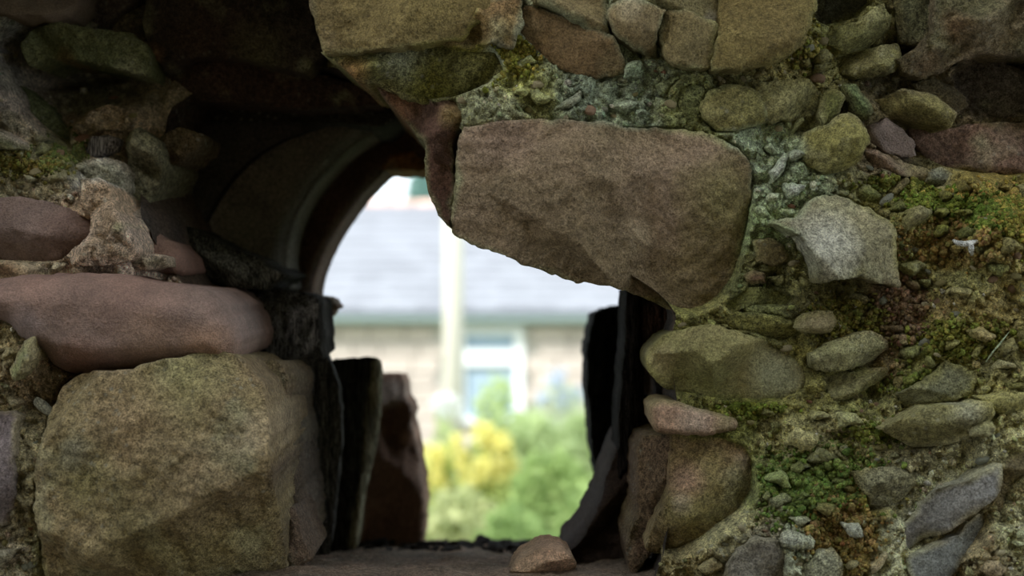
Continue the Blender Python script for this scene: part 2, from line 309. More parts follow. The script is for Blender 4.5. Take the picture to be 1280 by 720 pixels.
# --- oval stone and the pink ones beneath
S([(808, 455), (814, 437), (833, 420), (855, 409), (890, 405), (925, 414), (960, 426), (1000, 452), (1013, 475), (1000, 495), (968, 506), (925, 503), (880, 496), (845, 492), (820, 480)], (124, 114, 74),
  B=.045, r=24, out=.02, T=.2, sm=1, na=.005, nf=14, mat='sand', col2=(108, 106, 64), cs=12, blobs=[(975, 470, 35, (130, 134, 112), .6), (880, 480, 40, (106, 108, 60), .6), (830, 450, 18, (132, 118, 86), .5)],
  fac=[(808, 460, 1010, 482, .4)], label='large oval olive stone right of the opening')
S([(810, 528), (812, 508), (823, 499), (847, 503), (880, 512), (912, 520), (925, 529), (922, 538), (893, 543), (867, 544), (840, 544), (822, 540)], (140, 112, 92), B=.028, r=12, out=.022, sm=2, mat='sand',
  na=.003, blobs=[(865, 525, 22, (156, 140, 125), .5), (905, 530, 14, (125, 116, 80), .6)], label='thin pinkish stone wedged under the oval one')
S([(843, 545), (870, 546), (900, 545), (933, 556), (945, 580), (949, 620), (933, 647), (907, 667), (883, 687), (853, 700), (820, 697), (808, 688), (818, 660), (835, 613), (838, 580)], (126, 104, 76), B=.03, r=7,
  out=.02, T=.2, na=.006, nf=14, mat='rough', col2=(108, 96, 58), cs=10, fac=[(845, 565, 946, 560, -.0), (808, 660, 946, 625, .15), (838, 545, 806, 690, -.0), (820, 685, 900, 672, .5)],
  blobs=[(855, 600, 22, (146, 114, 96), .7), (850, 630, 12, (165, 150, 135), .5), (870, 660, 40, (104, 96, 54), .6), (935, 580, 16, (118, 108, 96), .5)], label='tall pinkish-brown stone at the right jamb')
S([(806, 545), (835, 540), (858, 556), (858, 590), (848, 625), (828, 670), (812, 700), (790, 725), (784, 690), (796, 650), (798, 600), (797, 565)], (100, 80, 62), B=.03, r=12, Y=1.72, T=.2, mat='mortar', na=.008, nf=26)
# --- lower right
S([(1102, 537), (1147, 514), (1175, 507), (1207, 504), (1236, 500), (1245, 520), (1243, 540), (1213, 548), (1187, 557), (1150, 563), (1128, 552)], (122, 114, 78), B=.026, r=5, out=.04,
  fac=[(1100, 534, 1240, 518, .9)], na=.006, nf=20, col2=(110, 104, 66), blobs=[(1205, 512, 20, (132, 130, 112), .6)], label='flat-topped olive stone sticking out above the pale mortar')
S([(1212, 534), (1240, 526), (1246, 538), (1230, 547), (1214, 546)], (120, 112, 78), B=.016, r=6, out=.03)
S([(1130, 683), (1131, 662), (1145, 644), (1168, 618), (1194, 604), (1220, 590), (1247, 577), (1249, 597), (1243, 620), (1216, 640), (1192, 664), (1160, 678), (1138, 693)], (126, 123, 120), B=.022, r=5, out=.035,
  fac=[(1128, 670, 1244, 606, .6)], na=.005, nf=16, mat='sand', col2=(108, 104, 98), label='grey angular stone slab in pale mortar at the lower right')
S([(1132, 698), (1160, 684), (1196, 668), (1218, 646), (1232, 640), (1240, 655), (1226, 682), (1203, 700), (1190, 740), (1140, 740)], (116, 114, 112), B=.018, r=8, out=.004, mat='sand', na=.004)
S([(1251, 574), (1275, 564), (1330, 560), (1330, 592), (1282, 594), (1266, 612), (1254, 655), (1248, 640), (1245, 622)], (104, 92, 66), B=.02, r=9, out=.012)
S([(1064, 594), (1085, 586), (1115, 583), (1148, 590), (1140, 618), (1110, 636), (1088, 644), (1082, 620)], (118, 112, 86), B=.022, r=9, out=.006, mat='mortar', na=.008, nf=24)
S([(1122, 492), (1145, 478), (1164, 468), (1182, 451), (1205, 458), (1222, 471), (1214, 492), (1172, 505), (1132, 509)], (112, 108, 82), B=.024, r=9, out=.006, na=.008, nf=24, mat='rough')
S([(908, 703), (925, 682), (945, 668), (972, 674), (984, 700), (984, 745), (905, 745)], (116, 108, 98), B=.02, r=10, out=.004, mat='rough', na=.006)
S([(1220, 498), (1250, 492), (1320, 484), (1320, 512), (1270, 516), (1248, 520)], (126, 118, 70), B=.016, r=8, out=.006)
S([(1000, 712), (1020, 690), (1040, 682), (1052, 700), (1052, 745), (1000, 745)], (128, 126, 104), B=.014, r=8, out=.002, mat='mortar')
S([(1255, 478), (1300, 470), (1300, 484), (1262, 490)], (112, 108, 60), B=.012, r=6, out=.004)
# --- left side: red stones and the boulder
S([(-60, 352), (0, 347), (40, 344), (100, 341), (150, 342), (190, 352), (225, 356), (250, 357), (270, 368), (288, 390), (300, 415), (303, 438), (296, 452), (240, 462), (180, 466), (110, 468), (75, 470), (55, 440), (35, 425),
   (15, 402), (-20, 392), (-60, 392)], (98, 74, 64), B=.06, r=40, out=.02, Y=1.64, T=.35, sm=2, mat='smooth', na=.006, nf=9, col2=(92, 74, 66), cs=7,
  fac=[(-60, 395, 110, 430, .3), (110, 430, 300, 428, .5)], blobs=[(110, 460, 40, (112, 80, 68), .6), (50, 410, 30, (104, 92, 92), .5), (270, 435, 25, (118, 88, 66), .6), (205, 430, 35, (92, 72, 55), .5)],
  label='smooth rounded reddish stone on the left, above the boulder')
S([(75, 474), (110, 462), (150, 466), (190, 452), (240, 444), (262, 438), (285, 444), (305, 460), (322, 478), (335, 500), (342, 530), (345, 580), (344, 640), (342, 760), (58, 760), (50, 715), (46, 660), (44, 600), (50, 545), (60, 505)],
  (118, 104, 72), B=.06, r=16, Y=1.57, T=.35, mat='rough', na=.012, nf=9, sm=1, sp=3.4, col2=(108, 90, 62), cs=9,
  fac=[(345, 500, 50, 545, .3), (60, 720, 345, 572, 1.0)],
  blobs=[(230, 470, 60, (118, 112, 72), .7), (180, 520, 60, (120, 98, 72), .5), (320, 540, 30, (138, 122, 98), .6), (240, 660, 90, (98, 88, 52), .7), (100, 570, 20, (110, 102, 94), .6), (110, 600, 40, (98, 92, 54), .6), (250, 600, 60, (122, 102, 78), .5)],
  label='big mossy brown boulder at the lower left of the opening')
S([(-50, 250), (0, 247), (33, 246), (83, 260), (113, 272), (122, 290), (114, 306), (88, 314), (80, 326), (40, 332), (-50, 330)], (88, 68, 60), B=.035, r=14, out=.02, T=.25, mat='smooth', na=.005, nf=14,
  fac=[(-50, 285, 120, 300, .35)], col2=(88, 72, 66), label='flat purplish-red stone at the left edge')
S([(-40, 328), (5, 326), (30, 329), (40, 337), (36, 348), (-40, 350)], (124, 96, 72), B=.014, r=8, out=.03, na=.004)
S([(98, 222), (122, 222), (136, 244), (147, 262), (160, 280), (171, 300), (172, 316), (160, 327), (125, 334), (92, 329), (80, 318), (106, 305), (118, 292), (110, 270), (96, 250)], (148, 128, 108), B=.03, r=12, out=.03,
  mat='mortar', na=.012, nf=26, name='mortar_lump', col2=(130, 108, 84), cs=20, blobs=[(150, 300, 20, (165, 148, 132), .5), (155, 285, 8, (120, 120, 80), .6)], label='pale crumbling lump of mortar over the red stones')
S([(166, 287), (185, 287), (205, 294), (222, 308), (234, 326), (238, 340), (230, 348), (200, 344), (178, 330), (168, 306)], (98, 72, 62), B=.03, r=14, Y=1.80, T=.2, sm=2, mat='smooth', na=.004)
S([(164, 330), (172, 319), (190, 316), (207, 320), (210, 332), (188, 338), (168, 337)], (128, 112, 94), B=.014, r=7, Y=1.72, T=.08, mat='mortar', na=.008, nf=30, name='mortar_lump')
S([(180, 290), (205, 280), (240, 285), (280, 305), (320, 322), (352, 345), (330, 362), (280, 358), (235, 340), (205, 305)], (44, 42, 36), B=.03, r=14, Y=1.92, T=.3, mat='slate', na=.008)
S([(-30, 518), (8, 516), (18, 522), (20, 560), (20, 620), (14, 656), (-30, 664)], (112, 98, 98), B=.018, r=8, Y=1.575, T=.15, mat='sand', na=.004, label='mauve stone cut off by the left edge')
S([(12, 462), (22, 450), (34, 424), (46, 418), (48, 440), (38, 462), (22, 476)], (120, 118, 78), B=.022, r=6, Y=1.59, T=.1, fac=[(48, 440, 44, 420, .6)])
S([(300, 450), (322, 450), (345, 452), (356, 468), (357, 520), (364, 560), (366, 610), (374, 650), (378, 700), (345, 712), (338, 600), (338, 520), (318, 480)], (84, 74, 58), B=.035, r=14, Y=1.74, T=.25, mat='rough',
  na=.006, blobs=[(330, 460, 20, (112, 96, 66), .7)])
S([(331, 488), (340, 486), (350, 500), (350, 515), (341, 526), (334, 508)], (128, 112, 98), B=.01, r=5, Y=1.715, T=.04, mat='sand')
S([(348, 640), (362, 634), (374, 650), (384, 680), (392, 700), (352, 716)], (84, 66, 52), B=.02, r=8, Y=1.70, T=.15)
# --- upper left, in the recess
S([(-40, -40), (98, -40), (92, 4), (80, 16), (58, 23), (25, 22), (-40, 18)], (84, 72, 58), B=.035, r=12, out=.05, T=.25, mat='smooth', na=.004, label='dark stone in the top left corner')
S([(118, -30), (182, -30), (172, 2), (150, 20), (130, 35), (112, 28)], (84, 72, 62), B=.02, r=9, out=.03)
S([(160, 22), (172, 16), (182, 22), (176, 34), (160, 36)], (72, 68, 56), B=.012, r=5, out=.01)
S([(20, 50), (40, 32), (85, 30), (130, 38), (165, 42), (186, 60), (192, 80), (188, 96), (150, 88), (115, 78), (85, 72), (50, 72), (30, 80)], (104, 104, 70), B=.035, r=14, out=.09, T=.2, na=.008, nf=16,
  mat='rough', col2=(84, 88, 58), blobs=[(165, 90, 18, (130, 130, 104), .6), (80, 75, 14, (112, 84, 46), .5)], fac=[(20, 70, 190, 80, .3)], label='dark mossy stone roofing a narrow gap at the upper left')
S([(34, 98), (60, 92), (100, 96), (155, 92), (165, 104), (120, 112), (60, 116), (36, 108)], (80, 64, 54), B=.014, r=8, out=-.05, mat='smooth')
S([(0, 96), (22, 104), (50, 122), (76, 150), (92, 168), (90, 190), (68, 176), (40, 148), (0, 122)], (82, 86, 58), B=.022, r=9, out=.004, mat='rough', na=.006)
S([(-40, 160), (0, 164), (26, 178), (32, 186), (0, 188), (-40, 184)], (58, 66, 44), B=.018, r=8, out=.012)
S([(108, 186), (114, 172), (140, 170), (152, 174), (146, 188), (128, 196), (112, 196)], (92, 86, 88), B=.014, r=6, out=.02, mat='slate', label='small slate-grey stone in pale mortar, upper left')
S([(160, 172), (180, 162), (204, 176), (208, 205), (196, 240), (182, 258), (164, 270), (152, 262), (148, 230), (158, 200)], (92, 90, 66), B=.04, r=14, out=.05, T=.2, mat='mortar', na=.010, nf=24, col2=(96, 92, 72), blobs=[(170, 250, 12, (130, 126, 100), .6)])
S([(200, 172), (226, 160), (256, 168), (248, 186), (222, 206), (206, 205)], (92, 76, 56), B=.025, r=9, out=.03, mat='mortar', na=.01, nf=26)
S([(118, 40), (140, 20), (172, 4), (200, -20), (214, -20), (196, 12), (186, 40), (196, 66), (206, 86), (196, 100), (186, 92), (180, 62), (160, 38), (136, 36)], (134, 122, 102), B=.02, r=7, out=.03, T=.15, mat='mortar', na=.012, nf=26, name='mortar_lump')
S([(92, 158), (110, 138), (140, 132), (160, 140), (152, 160), (130, 166), (108, 170)], (136, 116, 92), B=.02, r=8, out=.02, mat='mortar', na=.012, nf=28, name='mortar_lump')
S([(98, 205), (118, 198), (148, 200), (160, 214), (158, 240), (140, 246), (118, 236), (100, 222)], (140, 134, 118), B=.02, r=8, out=.02, mat='mortar', na=.012, nf=28, name='mortar_lump')
S([(0, 138), (20, 140), (40, 158), (56, 176), (40, 180), (16, 170), (-10, 160)], (140, 128, 112), B=.016, r=8, out=.015, mat='mortar', na=.012, nf=28, name='mortar_lump')
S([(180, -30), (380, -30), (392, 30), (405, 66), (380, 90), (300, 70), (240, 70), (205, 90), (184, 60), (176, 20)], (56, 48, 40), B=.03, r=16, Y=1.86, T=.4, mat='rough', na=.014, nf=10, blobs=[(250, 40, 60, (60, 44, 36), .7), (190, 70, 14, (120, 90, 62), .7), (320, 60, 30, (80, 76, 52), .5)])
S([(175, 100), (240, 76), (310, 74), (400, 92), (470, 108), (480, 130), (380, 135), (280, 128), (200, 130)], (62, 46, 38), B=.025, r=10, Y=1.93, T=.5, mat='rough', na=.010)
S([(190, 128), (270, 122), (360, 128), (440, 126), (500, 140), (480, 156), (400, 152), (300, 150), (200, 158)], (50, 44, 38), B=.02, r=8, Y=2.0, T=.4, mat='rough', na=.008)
# --- stepped vault rings in the passage
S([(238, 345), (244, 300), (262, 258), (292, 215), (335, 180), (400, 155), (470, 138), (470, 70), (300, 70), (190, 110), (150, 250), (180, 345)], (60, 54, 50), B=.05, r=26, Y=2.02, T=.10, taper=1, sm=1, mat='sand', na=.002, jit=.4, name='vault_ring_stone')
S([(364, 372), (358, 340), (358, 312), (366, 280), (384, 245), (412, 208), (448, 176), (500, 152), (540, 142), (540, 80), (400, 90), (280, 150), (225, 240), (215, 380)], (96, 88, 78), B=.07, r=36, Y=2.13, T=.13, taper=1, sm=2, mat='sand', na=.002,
  jit=.4, name='vault_ring_stone', label='curved vault stone, coloured paler for its lit edge')  # whole stone lightened to carry the lit band along its edge
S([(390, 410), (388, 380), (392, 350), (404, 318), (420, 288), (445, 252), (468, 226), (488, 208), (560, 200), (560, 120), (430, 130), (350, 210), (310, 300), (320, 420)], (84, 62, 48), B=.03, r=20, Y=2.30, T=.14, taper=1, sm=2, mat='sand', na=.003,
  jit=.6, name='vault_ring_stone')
S([(436, 180), (480, 184), (560, 182), (560, 213), (515, 212), (492, 212), (450, 206)], (128, 88, 42), B=.012, r=6, Y=2.27, T=.18, taper=1, mat='rough', na=.004, label='ochre stone bar at the top of the passage')
S([(392, 372), (404, 368), (416, 374), (421, 384), (412, 392), (402, 404), (390, 404)], (112, 78, 56), B=.02, r=6, Y=2.2, T=.1, mat='rough', na=.004)
# --- fibrous dark slates, left side of the passage
S([(228, 348), (290, 352), (350, 362), (388, 368), (398, 374), (402, 400), (405, 430), (405, 450), (350, 470), (310, 450), (290, 400), (250, 372)], (50, 48, 46), B=.03, r=12, Y=1.98, T=.2, mat='slate', na=.008, nf=20, an=(4, 1), taper=.9)
S([(318, 420), (386, 372), (398, 400), (402, 432), (412, 452), (421, 482), (426, 520), (425, 560), (421, 610), (415, 650), (410, 700), (352, 700), (352, 560), (345, 480)], (66, 65, 65), B=.05, r=24, Y=2.06, T=.12, mat='slate', na=.010, nf=14,
  an=(7, .3), taper=.86, label='dark fibrous slate column on the left of the passage')
S([(408, 450), (440, 446), (468, 447), (474, 453), (475, 474), (471, 530), (464, 570), (455, 610), (449, 650), (446, 690), (400, 690), (404, 600), (404, 500)], (40, 40, 38), B=.012, r=5, Y=2.24, T=.12, mat='slate', na=.004, nf=16,
  an=(7, .3), taper=.88, fac=[(438, 700, 464, 440, 1.3), (474, 462, 412, 442, .6)], name='upright_slab', blobs=[(472 - 26 * (q / 23) ** 1.5, 450 + q * 10, 9, (120, 117, 98), .75) for q in range(24)],  # pale blobs paint the outside light falling on the slab's right edge
  root='slab', label='upright dark slate slab, right edge painted pale as lit, standing in the opening', cat='stone')
S([(462, 470), (486, 468), (497, 472), (502, 486), (503, 498), (511, 508), (513, 540), (518, 562), (524, 590), (528, 622), (530, 655), (526, 690), (440, 690), (448, 620), (460, 540)], (128, 100, 82), B=.05, r=12, Y=2.42, T=.22, mat='sand',
  na=.012, nf=14, an=(2, .5), col2=(96, 72, 58), fac=[(505, 508, 455, 504, .9), (500, 690, 508, 500, .6)], blobs=[(488, 495, 16, (190, 160, 150), .8), (510, 550, 10, (180, 140, 120), .6)], taper=.95, name='broken_stone',
  root='broken', label='upright broken reddish-brown stone standing behind the slate slab', cat='stone')
# --- right side of the passage
S([(735, 440), (737, 415), (744, 394), (758, 386), (775, 382), (810, 376), (810, 660), (762, 640), (750, 610), (744, 580), (738, 530), (735, 480)], (24, 23, 24), B=.02, r=10, Y=2.28, T=.22, mat='slate', na=.005, nf=14, an=(6, .4), taper=.98, label='black slate slab on the right of the opening')
S([(784, 362), (850, 378), (845, 400), (818, 425), (806, 450), (806, 500), (800, 540), (790, 580), (774, 600), (776, 520), (782, 440)], (24, 21, 20), B=.035, r=14, Y=1.88, T=.16, mat='slate', na=.007, nf=18, an=(6, .4), taper=.99,
  blobs=[(825, 400, 20, (60, 42, 34), .7)])
S([(808, 496), (822, 500), (812, 540), (800, 590), (800, 640), (790, 700), (800, 760), (700, 760), (706, 694), (728, 672), (744, 640), (758, 600), (775, 560), (794, 528)], (46, 35, 30), B=.05, r=26, Y=1.90, T=.22, mat='sand', na=.012, nf=14,
  taper=.99, fac=[(760, 760, 812, 500, -.3)], label='dark brown stone sloping down the right side of the passage')
# --- loose stone on the sill
S([(628, 742), (634, 714), (650, 698), (670, 685), (690, 680), (704, 683), (716, 693), (720, 708), (717, 742)], (158, 126, 102), B=.03, r=12, Y=1.68, T=.09, mat='sand', na=.004, fac=[(635, 700, 720, 690, .3)], name='loose_stone', sp=2.5,
  root='loose', label='small pinkish loose stone on the sill at the bottom edge', cat='stone')

# small rubble pieces bedded flush in the mortar
_taken = [(q['poly'].mean(0), q['poly']) for q in STONES]
_cnt = 0
for _try in range(5000):
    if _cnt >= 95: break
    x, y = rng.uniform(-10, 1290), rng.uniform(-5, 725)
    if x > 1070 and y > 550 and rng.random() < .8: continue
    if 190 < x < 560 and 90 < y < 400 or 340 < x < 820 and y > 300: continue
    rr = rng.uniform(7, 19); pt = np.array([[x, y]])
    if any((np.abs(c - pt[0]).max() < 260) and (pip(pl, pt)[0] or edist(pl, pt)[0] < rr * .75) for c, pl in _taken): continue
    k = int(rng.integers(5, 9)); an_ = np.sort(rng.uniform(0, 2 * math.pi, k) * .35 + np.arange(k) * 2 * math.pi / k * 1.0); ra = rr * rng.uniform(.7, 1.15, k); th = rng.normal(-.15, .35)
    ex = np.cos(an_) * ra * 1.35; ey = np.sin(an_) * ra * .75
    pl = np.column_stack([x + ex * math.cos(th) - ey * math.sin(th), y + ex * math.sin(th) + ey * math.cos(th)])
    tc_ = tint(pt)[0] * rng.uniform(.8, 1.3) * rng.normal(1, .05, 3)
    srgb = [255 * (1.055 * (v / GAIN) ** (1 / 2.4) - .055) for v in np.clip(tc_, .005, .6)]
    S(pl, tuple(srgb), B=rng.uniform(.010, .022), r=6, out=rng.uniform(-.002, .012), mat='rough' if rng.random() < .7 else 'mortar', na=.005, nf=26, T=.06)
    _taken.append((pl.mean(0), pl)); _cnt += 1

def stone_Y(s):
    if s['Y'] is not None: return s['Y']
    c = s['poly'].mean(0, keepdims=True)
    return float(baseY(c)[0]) - s['out'] + .002

# ------------------------------------------------------------------ near wall, built
wall = empty('wall_front', (0, 2.0, 1.5)); tag(wall, kind='structure')
WOFF = Vector(wall.location)

def cdt(bound_loops, inner, eps=1e-4):
    vs = []; es = []
    for lp in bound_loops:
        n0 = len(vs); vs += [Vector(map(float, p)) for p in lp]
        es += [(n0 + i, n0 + (i + 1) % len(lp)) for i in range(len(lp))]
    vs += [Vector(map(float, p)) for p in inner]
    r = delaunay_2d_cdt(vs, es, [], 0, eps)
    return np.array([tuple(v) for v in r[0]]), r[2]

def wallpoint(px, py, Yc, Y):
    """pixel to metres at the piece's own distance Yc; Y is the relief"""
    return np.column_stack([(px - 640) * K * Yc, Y, CH + (360 - py) * K * Yc])

def build_stone(s):
    Y = stone_Y(s); sd = s['seed']; sp = s['sp']
    poly = chaikin(s['poly'], s['sm']); poly = resample(poly, sp)
    q3 = np.column_stack([poly * .09, np.full(len(poly), sd)])
    poly = poly + np.column_stack([vnoise(q3, sd), vnoise(q3 + 31, sd)]) * s['jit'] + np.column_stack([vnoise(q3 * 3, sd), vnoise(q3 * 3 + 31, sd)]) * s['jit'] * .6
    lo = poly.min(0); hi = poly.max(0)
    gx = np.arange(lo[0], hi[0], sp); gy = np.arange(lo[1], hi[1], sp * .87)
    G = np.array([(x + (sp * .5 if j % 2 else 0), y) for j, y in enumerate(gy) for x in gx]) + rng.normal(0, sp * .08, (len(gx) * len(gy), 2))
    G = G[pip(poly, G)]
    if len(G): G = G[edist(poly, G) > sp * .6]
    V, F = cdt([poly], G)
    F = [f for f in F if len(f) == 3]
    cen = np.array([V[list(f)].mean(0) for f in F]); keep = pip(poly, cen)
    F = [f for f, k in zip(F, keep) if k]
    d = edist(poly, V); nb = len(poly)
    d[:nb] = 0
    r = s['r'] or 12
    m = K * Y
    if s['sm'] < 2: r = r * .85
    t = np.clip(d / r, 0, 1); h = s['B'] * np.sqrt(np.clip(1 - (1 - t) ** 2, 0, 1))
    if s['sm'] < 2 and len(G) > 30:                    # broken faces: tangent planes of the dome
        rs = np.random.default_rng(sd + 1)
        area = len(G); ns = int(np.clip(area / 60, 9, 34))
        st = G[rs.choice(len(G), min(ns, len(G)), replace=False)]
        pe = poly[rs.choice(nb, max(5, ns // 2), replace=False)]; st = np.vstack([st, pe * .9 + poly.mean(0) * .1])
        def dome(q):
            tt = np.clip(np.where(pip(poly, q), edist(poly, q), 0) / (r * 1.5), 0, 1); return s['B'] * np.sqrt(np.clip(1 - (1 - tt) ** 2, 0, 1)) * 1.05
        e = 2.5; h0 = dome(st); gxx = (dome(st + [e, 0]) - dome(st - [e, 0])) / (2 * e); gyy = (dome(st + [0, e]) - dome(st - [0, e])) / (2 * e)
        gxx = np.clip(gxx, -.9 * m, .9 * m) + rs.normal(0, .20, len(st)) * m; gyy = np.clip(gyy, -.9 * m, .9 * m) + rs.normal(0, .20, len(st)) * m
        h0 = h0 * rs.uniform(.92, 1.2, len(st)) + .0015
        wq = V + np.column_stack([vnoise(np.column_stack([V * .05, np.full(len(V), sd)]), 3), vnoise(np.column_stack([V * .05, np.full(len(V), sd)]), 4)]) * 3
        pl = h0[None] + (wq[:, None, 0] - st[None, :, 0]) * gxx[None] + (wq[:, None, 1] - st[None, :, 1]) * gyy[None]
        h = np.minimum(pl.min(1), s['B'] * 1.15)
        h = np.maximum(h, -.012)
    c = s['poly'].mean(0)
    for f in s['fac']:
        x1, y1, x2, y2, sl = f; dx, dy = x2 - x1, y2 - y1; L = math.hypot(dx, dy)
        wob = vnoise(np.column_stack([V * .03, np.full(len(V), sd + 9)]), sd) * 5
        sg = (dx * (V[:, 1] - y1) - dy * (V[:, 0] - x1)) / L + wob
        wdt = 5.0
        sg = np.where(sg > wdt, sg - wdt / 2, np.where(sg < 0, 0, sg * sg / (2 * wdt)))
        h = h - sl * sg * m
    h = h + s['tilt'][0] * (V[:, 0] - c[0]) * m - s['tilt'][1] * (V[:, 1] - c[1]) * m
    p3 = np.column_stack([V[:, 0] * m * s['an'][0], V[:, 1] * m * s['an'][1], np.full(len(V), sd * .37)])
    edge = .35 + .65 * t
    h = h + fbm(p3 * s['nf'], 5, sd, .55) * s['na'] * 2.2 * edge + (fbm(p3 * s['nf'] * 7, 3, sd + 3, .7) * .5 - .5 * np.clip(fbm(p3 * s['nf'] * 5, 3, sd + 6, .6) - .15, 0, 1)) * max(s['na'], .004) * (.7 if s['mat'] != 'smooth' else .2)
    h = np.maximum(h, -s['T'] * .6)
    front = wallpoint(V[:, 0], V[:, 1], Y, Y - h)
    n = len(front); faces = [tuple(reversed(f)) for f in F]
    ring_prev = list(range(nb)); verts = [front]
    cX, cZ = front[:nb, 0].mean(), front[:nb, 2].mean()
    off = n
    for q, (fr, ins) in enumerate(((.45, (1 + s['taper']) / 2), (1.0, s['taper']))):
        rg = front[:nb].copy(); rg[:, 0] = cX + (rg[:, 0] - cX) * ins; rg[:, 2] = cZ + (rg[:, 2] - cZ) * ins
        rg[:, 1] = front[:nb, 1] * (1 - fr) + (Y + s['T']) * fr
        verts.append(rg); ring = list(range(off, off + nb)); off += nb
        for i in range(nb):
            j = (i + 1) % nb; faces.append((ring_prev[i], ring_prev[j], ring[j], ring[i]))
        ring_prev = ring
    faces.append(tuple(reversed(ring_prev)))
    verts = np.vstack(verts)
    # colour
    c1 = RGB(*s['col']); c2 = RGB(*s['col2']) if s['col2'] else c1 * np.array([.84, .88, .84])
    px = np.concatenate([V, V[:nb], V[:nb]])
    pc = np.column_stack([px * m, np.full(len(px), sd * 1.7)])
    a = np.clip(fbm(pc * s['cs'], 4, sd + 40) * 1.6 + .5, 0, 1)[:, None]
    col = c1 * (1 - a) + c2 * a
    if s['mat'] in ('rough', 'mortar') :
        g = np.clip(fbm(pc * 22, 3, sd + 77) * 3 - .55, 0, 1)[:, None] * .5
        col = col * (1 - g) + RGB(132, 130, 100) * g
    if s['mat'] in ('rough', 'mortar', 'sand') and Y < 1.8 and s['mat'] != 'smooth':
        de = np.concatenate([d, np.zeros(2 * nb)])
        g = np.clip(.75 - de / 9 + fbm(pc * 30, 3, sd + 8) * 1.1, 0, 1)[:, None] * .75
        col = col * (1 - g) + tint(px) * g
    for bx, by, br, bc, st in s['blobs']:
        dd = np.hypot(px[:, 0] - bx, px[:, 1] - by) / br + fbm(pc * 16, 3, sd + 5) * .5
        g = (np.clip(1.3 - dd, 0, 1) ** .8)[:, None] * st
        col = col * (1 - g) + RGB(*bc) * g
    return verts, faces, col

for s in STONES:
    v, f, c = build_stone(s)
    if s['root']:
        base = np.array([v[:, 0].mean(), v[:, 1].mean(), v[:, 2].min()])
        o = mkmesh(s['name'], v - base, f, M[s['mat']], c); o.location = base
        tag(o, s['label'], s['cat'])
    else:
        o = mkmesh(s['name'], v - np.array(WOFF), f, M[s['mat']], c, parent=wall)
        if s['label']: o['label'] = s['label']
    s['spoly'] = chaikin(s['poly'], s['sm'])

# mortar bed -------------------------------------------------------------------
PAIRS = [((215, 125), (385, 180)), ((300, 95), (440, 160)), ((400, 80), (490, 165)), ((470, 100), (520, 170)), ((540, 120), (560, 180)), ((600, 190), (600, 230)),
         ((680, 280), (680, 290)), ((770, 330), (750, 335)), ((850, 385), (800, 370)), ((836, 430), (795, 430)), ((846, 500), (790, 520)), ((850, 570), (788, 620)),
         ((832, 690), (785, 700)), ((798, 775), (780, 735)), ((640, 778), (640, 740)), ((420, 778), (430, 740)), ((346, 770), (372, 735)), ((340, 640), (370, 640)), ((335, 520), (370, 540)), ((300, 470), (368, 460)),
         ((260, 400), (366, 400)), ((225, 350), (364, 350)), ((190, 300), (362, 300)), ((170, 250), (364, 250)), ((200, 180), (372, 210))]
LF = chaikin(np.array([a for a, b in PAIRS], float), 2); LB = chaikin(np.array([b for a, b in PAIRS], float), 2)
def mortar_relief(p):
    q = np.column_stack([p * .001 * 1.0, np.zeros(len(p))])
    r = fbm(q * 22, 4, 200) * .018 + fbm(q * 75, 4, 210, .65) * .015
    lump = 1 - np.abs(vnoise(q * 150, 220)); r = r + (lump ** 2 - .5) * .004
    return r
def mortarY(p):
    y = baseY(p) - mortar_relief(p)
    for s in STONES:
        if s['root'] or (s['Y'] and s['Y'] > 1.86): continue
        pl = s['spoly']; lo = pl.min(0) - 2; hi = pl.max(0) + 2
        idx = np.where((p[:, 0] > lo[0]) & (p[:, 0] < hi[0]) & (p[:, 1] > lo[1]) & (p[:, 1] < hi[1]))[0]
        if not len(idx): continue
        idx = idx[pip(pl, p[idx])]
        if not len(idx): continue
        d = edist(pl, p[idx]); y[idx] += (.14 if s['Y'] and s['Y'] < 1.6 else .045) * np.clip((d - 1) / 8, 0, 1)
    return y
X0, X1, Y0, Y1 = -110, 1390, -90, 810
sp = 3.1
gx = np.arange(X0, X1 + 1, sp); gy = np.arange(Y0, Y1 + 1, sp)
ol = [(x, Y0) for x in gx[:-1]] + [(gx[-1], y) for y in gy[:-1]] + [(x, gy[-1]) for x in gx[::-1][:-1]] + [(X0, y) for y in gy[::-1][:-1]]
LFr = resample(LF, 6)
G = np.array([(x, y) for y in gy[1:-1] for x in gx[1:-1]]) + rng.normal(0, .5, ((len(gx) - 2) * (len(gy) - 2), 2))
G = G[~pip(LFr, G)]
near = (edist(LFr, G) > 2.5); G = G[near]
# points deep under a stone are not needed
keep = np.ones(len(G), bool)
for s in STONES:
    if s['root'] or (s['Y'] and s['Y'] > 1.72): continue
    ins = pip(s['spoly'], G) & (rng.random(len(G)) < .93)
    idx = np.where(ins)[0]; keep[idx[edist(s['spoly'], G[idx]) > 12]] = False
G = G[keep]
V, F = cdt([np.array(ol), LFr], G)
cen = np.array([V[list(f)].mean(0) for f in F]); hole = pip(LFr, cen)
F = [tuple(reversed(f)) for f, h in zip(F, hole) if not h]
Ym = mortarY(V); Yb = baseY(V)
mv = wallpoint(V[:, 0], V[:, 1], Yb, Ym)
mc = tint(V)
nn = np.column_stack([V * .001, np.zeros(len(V))])
g = np.clip(fbm(nn * 110, 3, 300) * 1.6 + .0, -.45, .6)[:, None]
mc = mc * (1 + g * .6)
mkmesh('mortar', mv - np.array(WOFF), F, M['mortar'], mc, parent=wall)

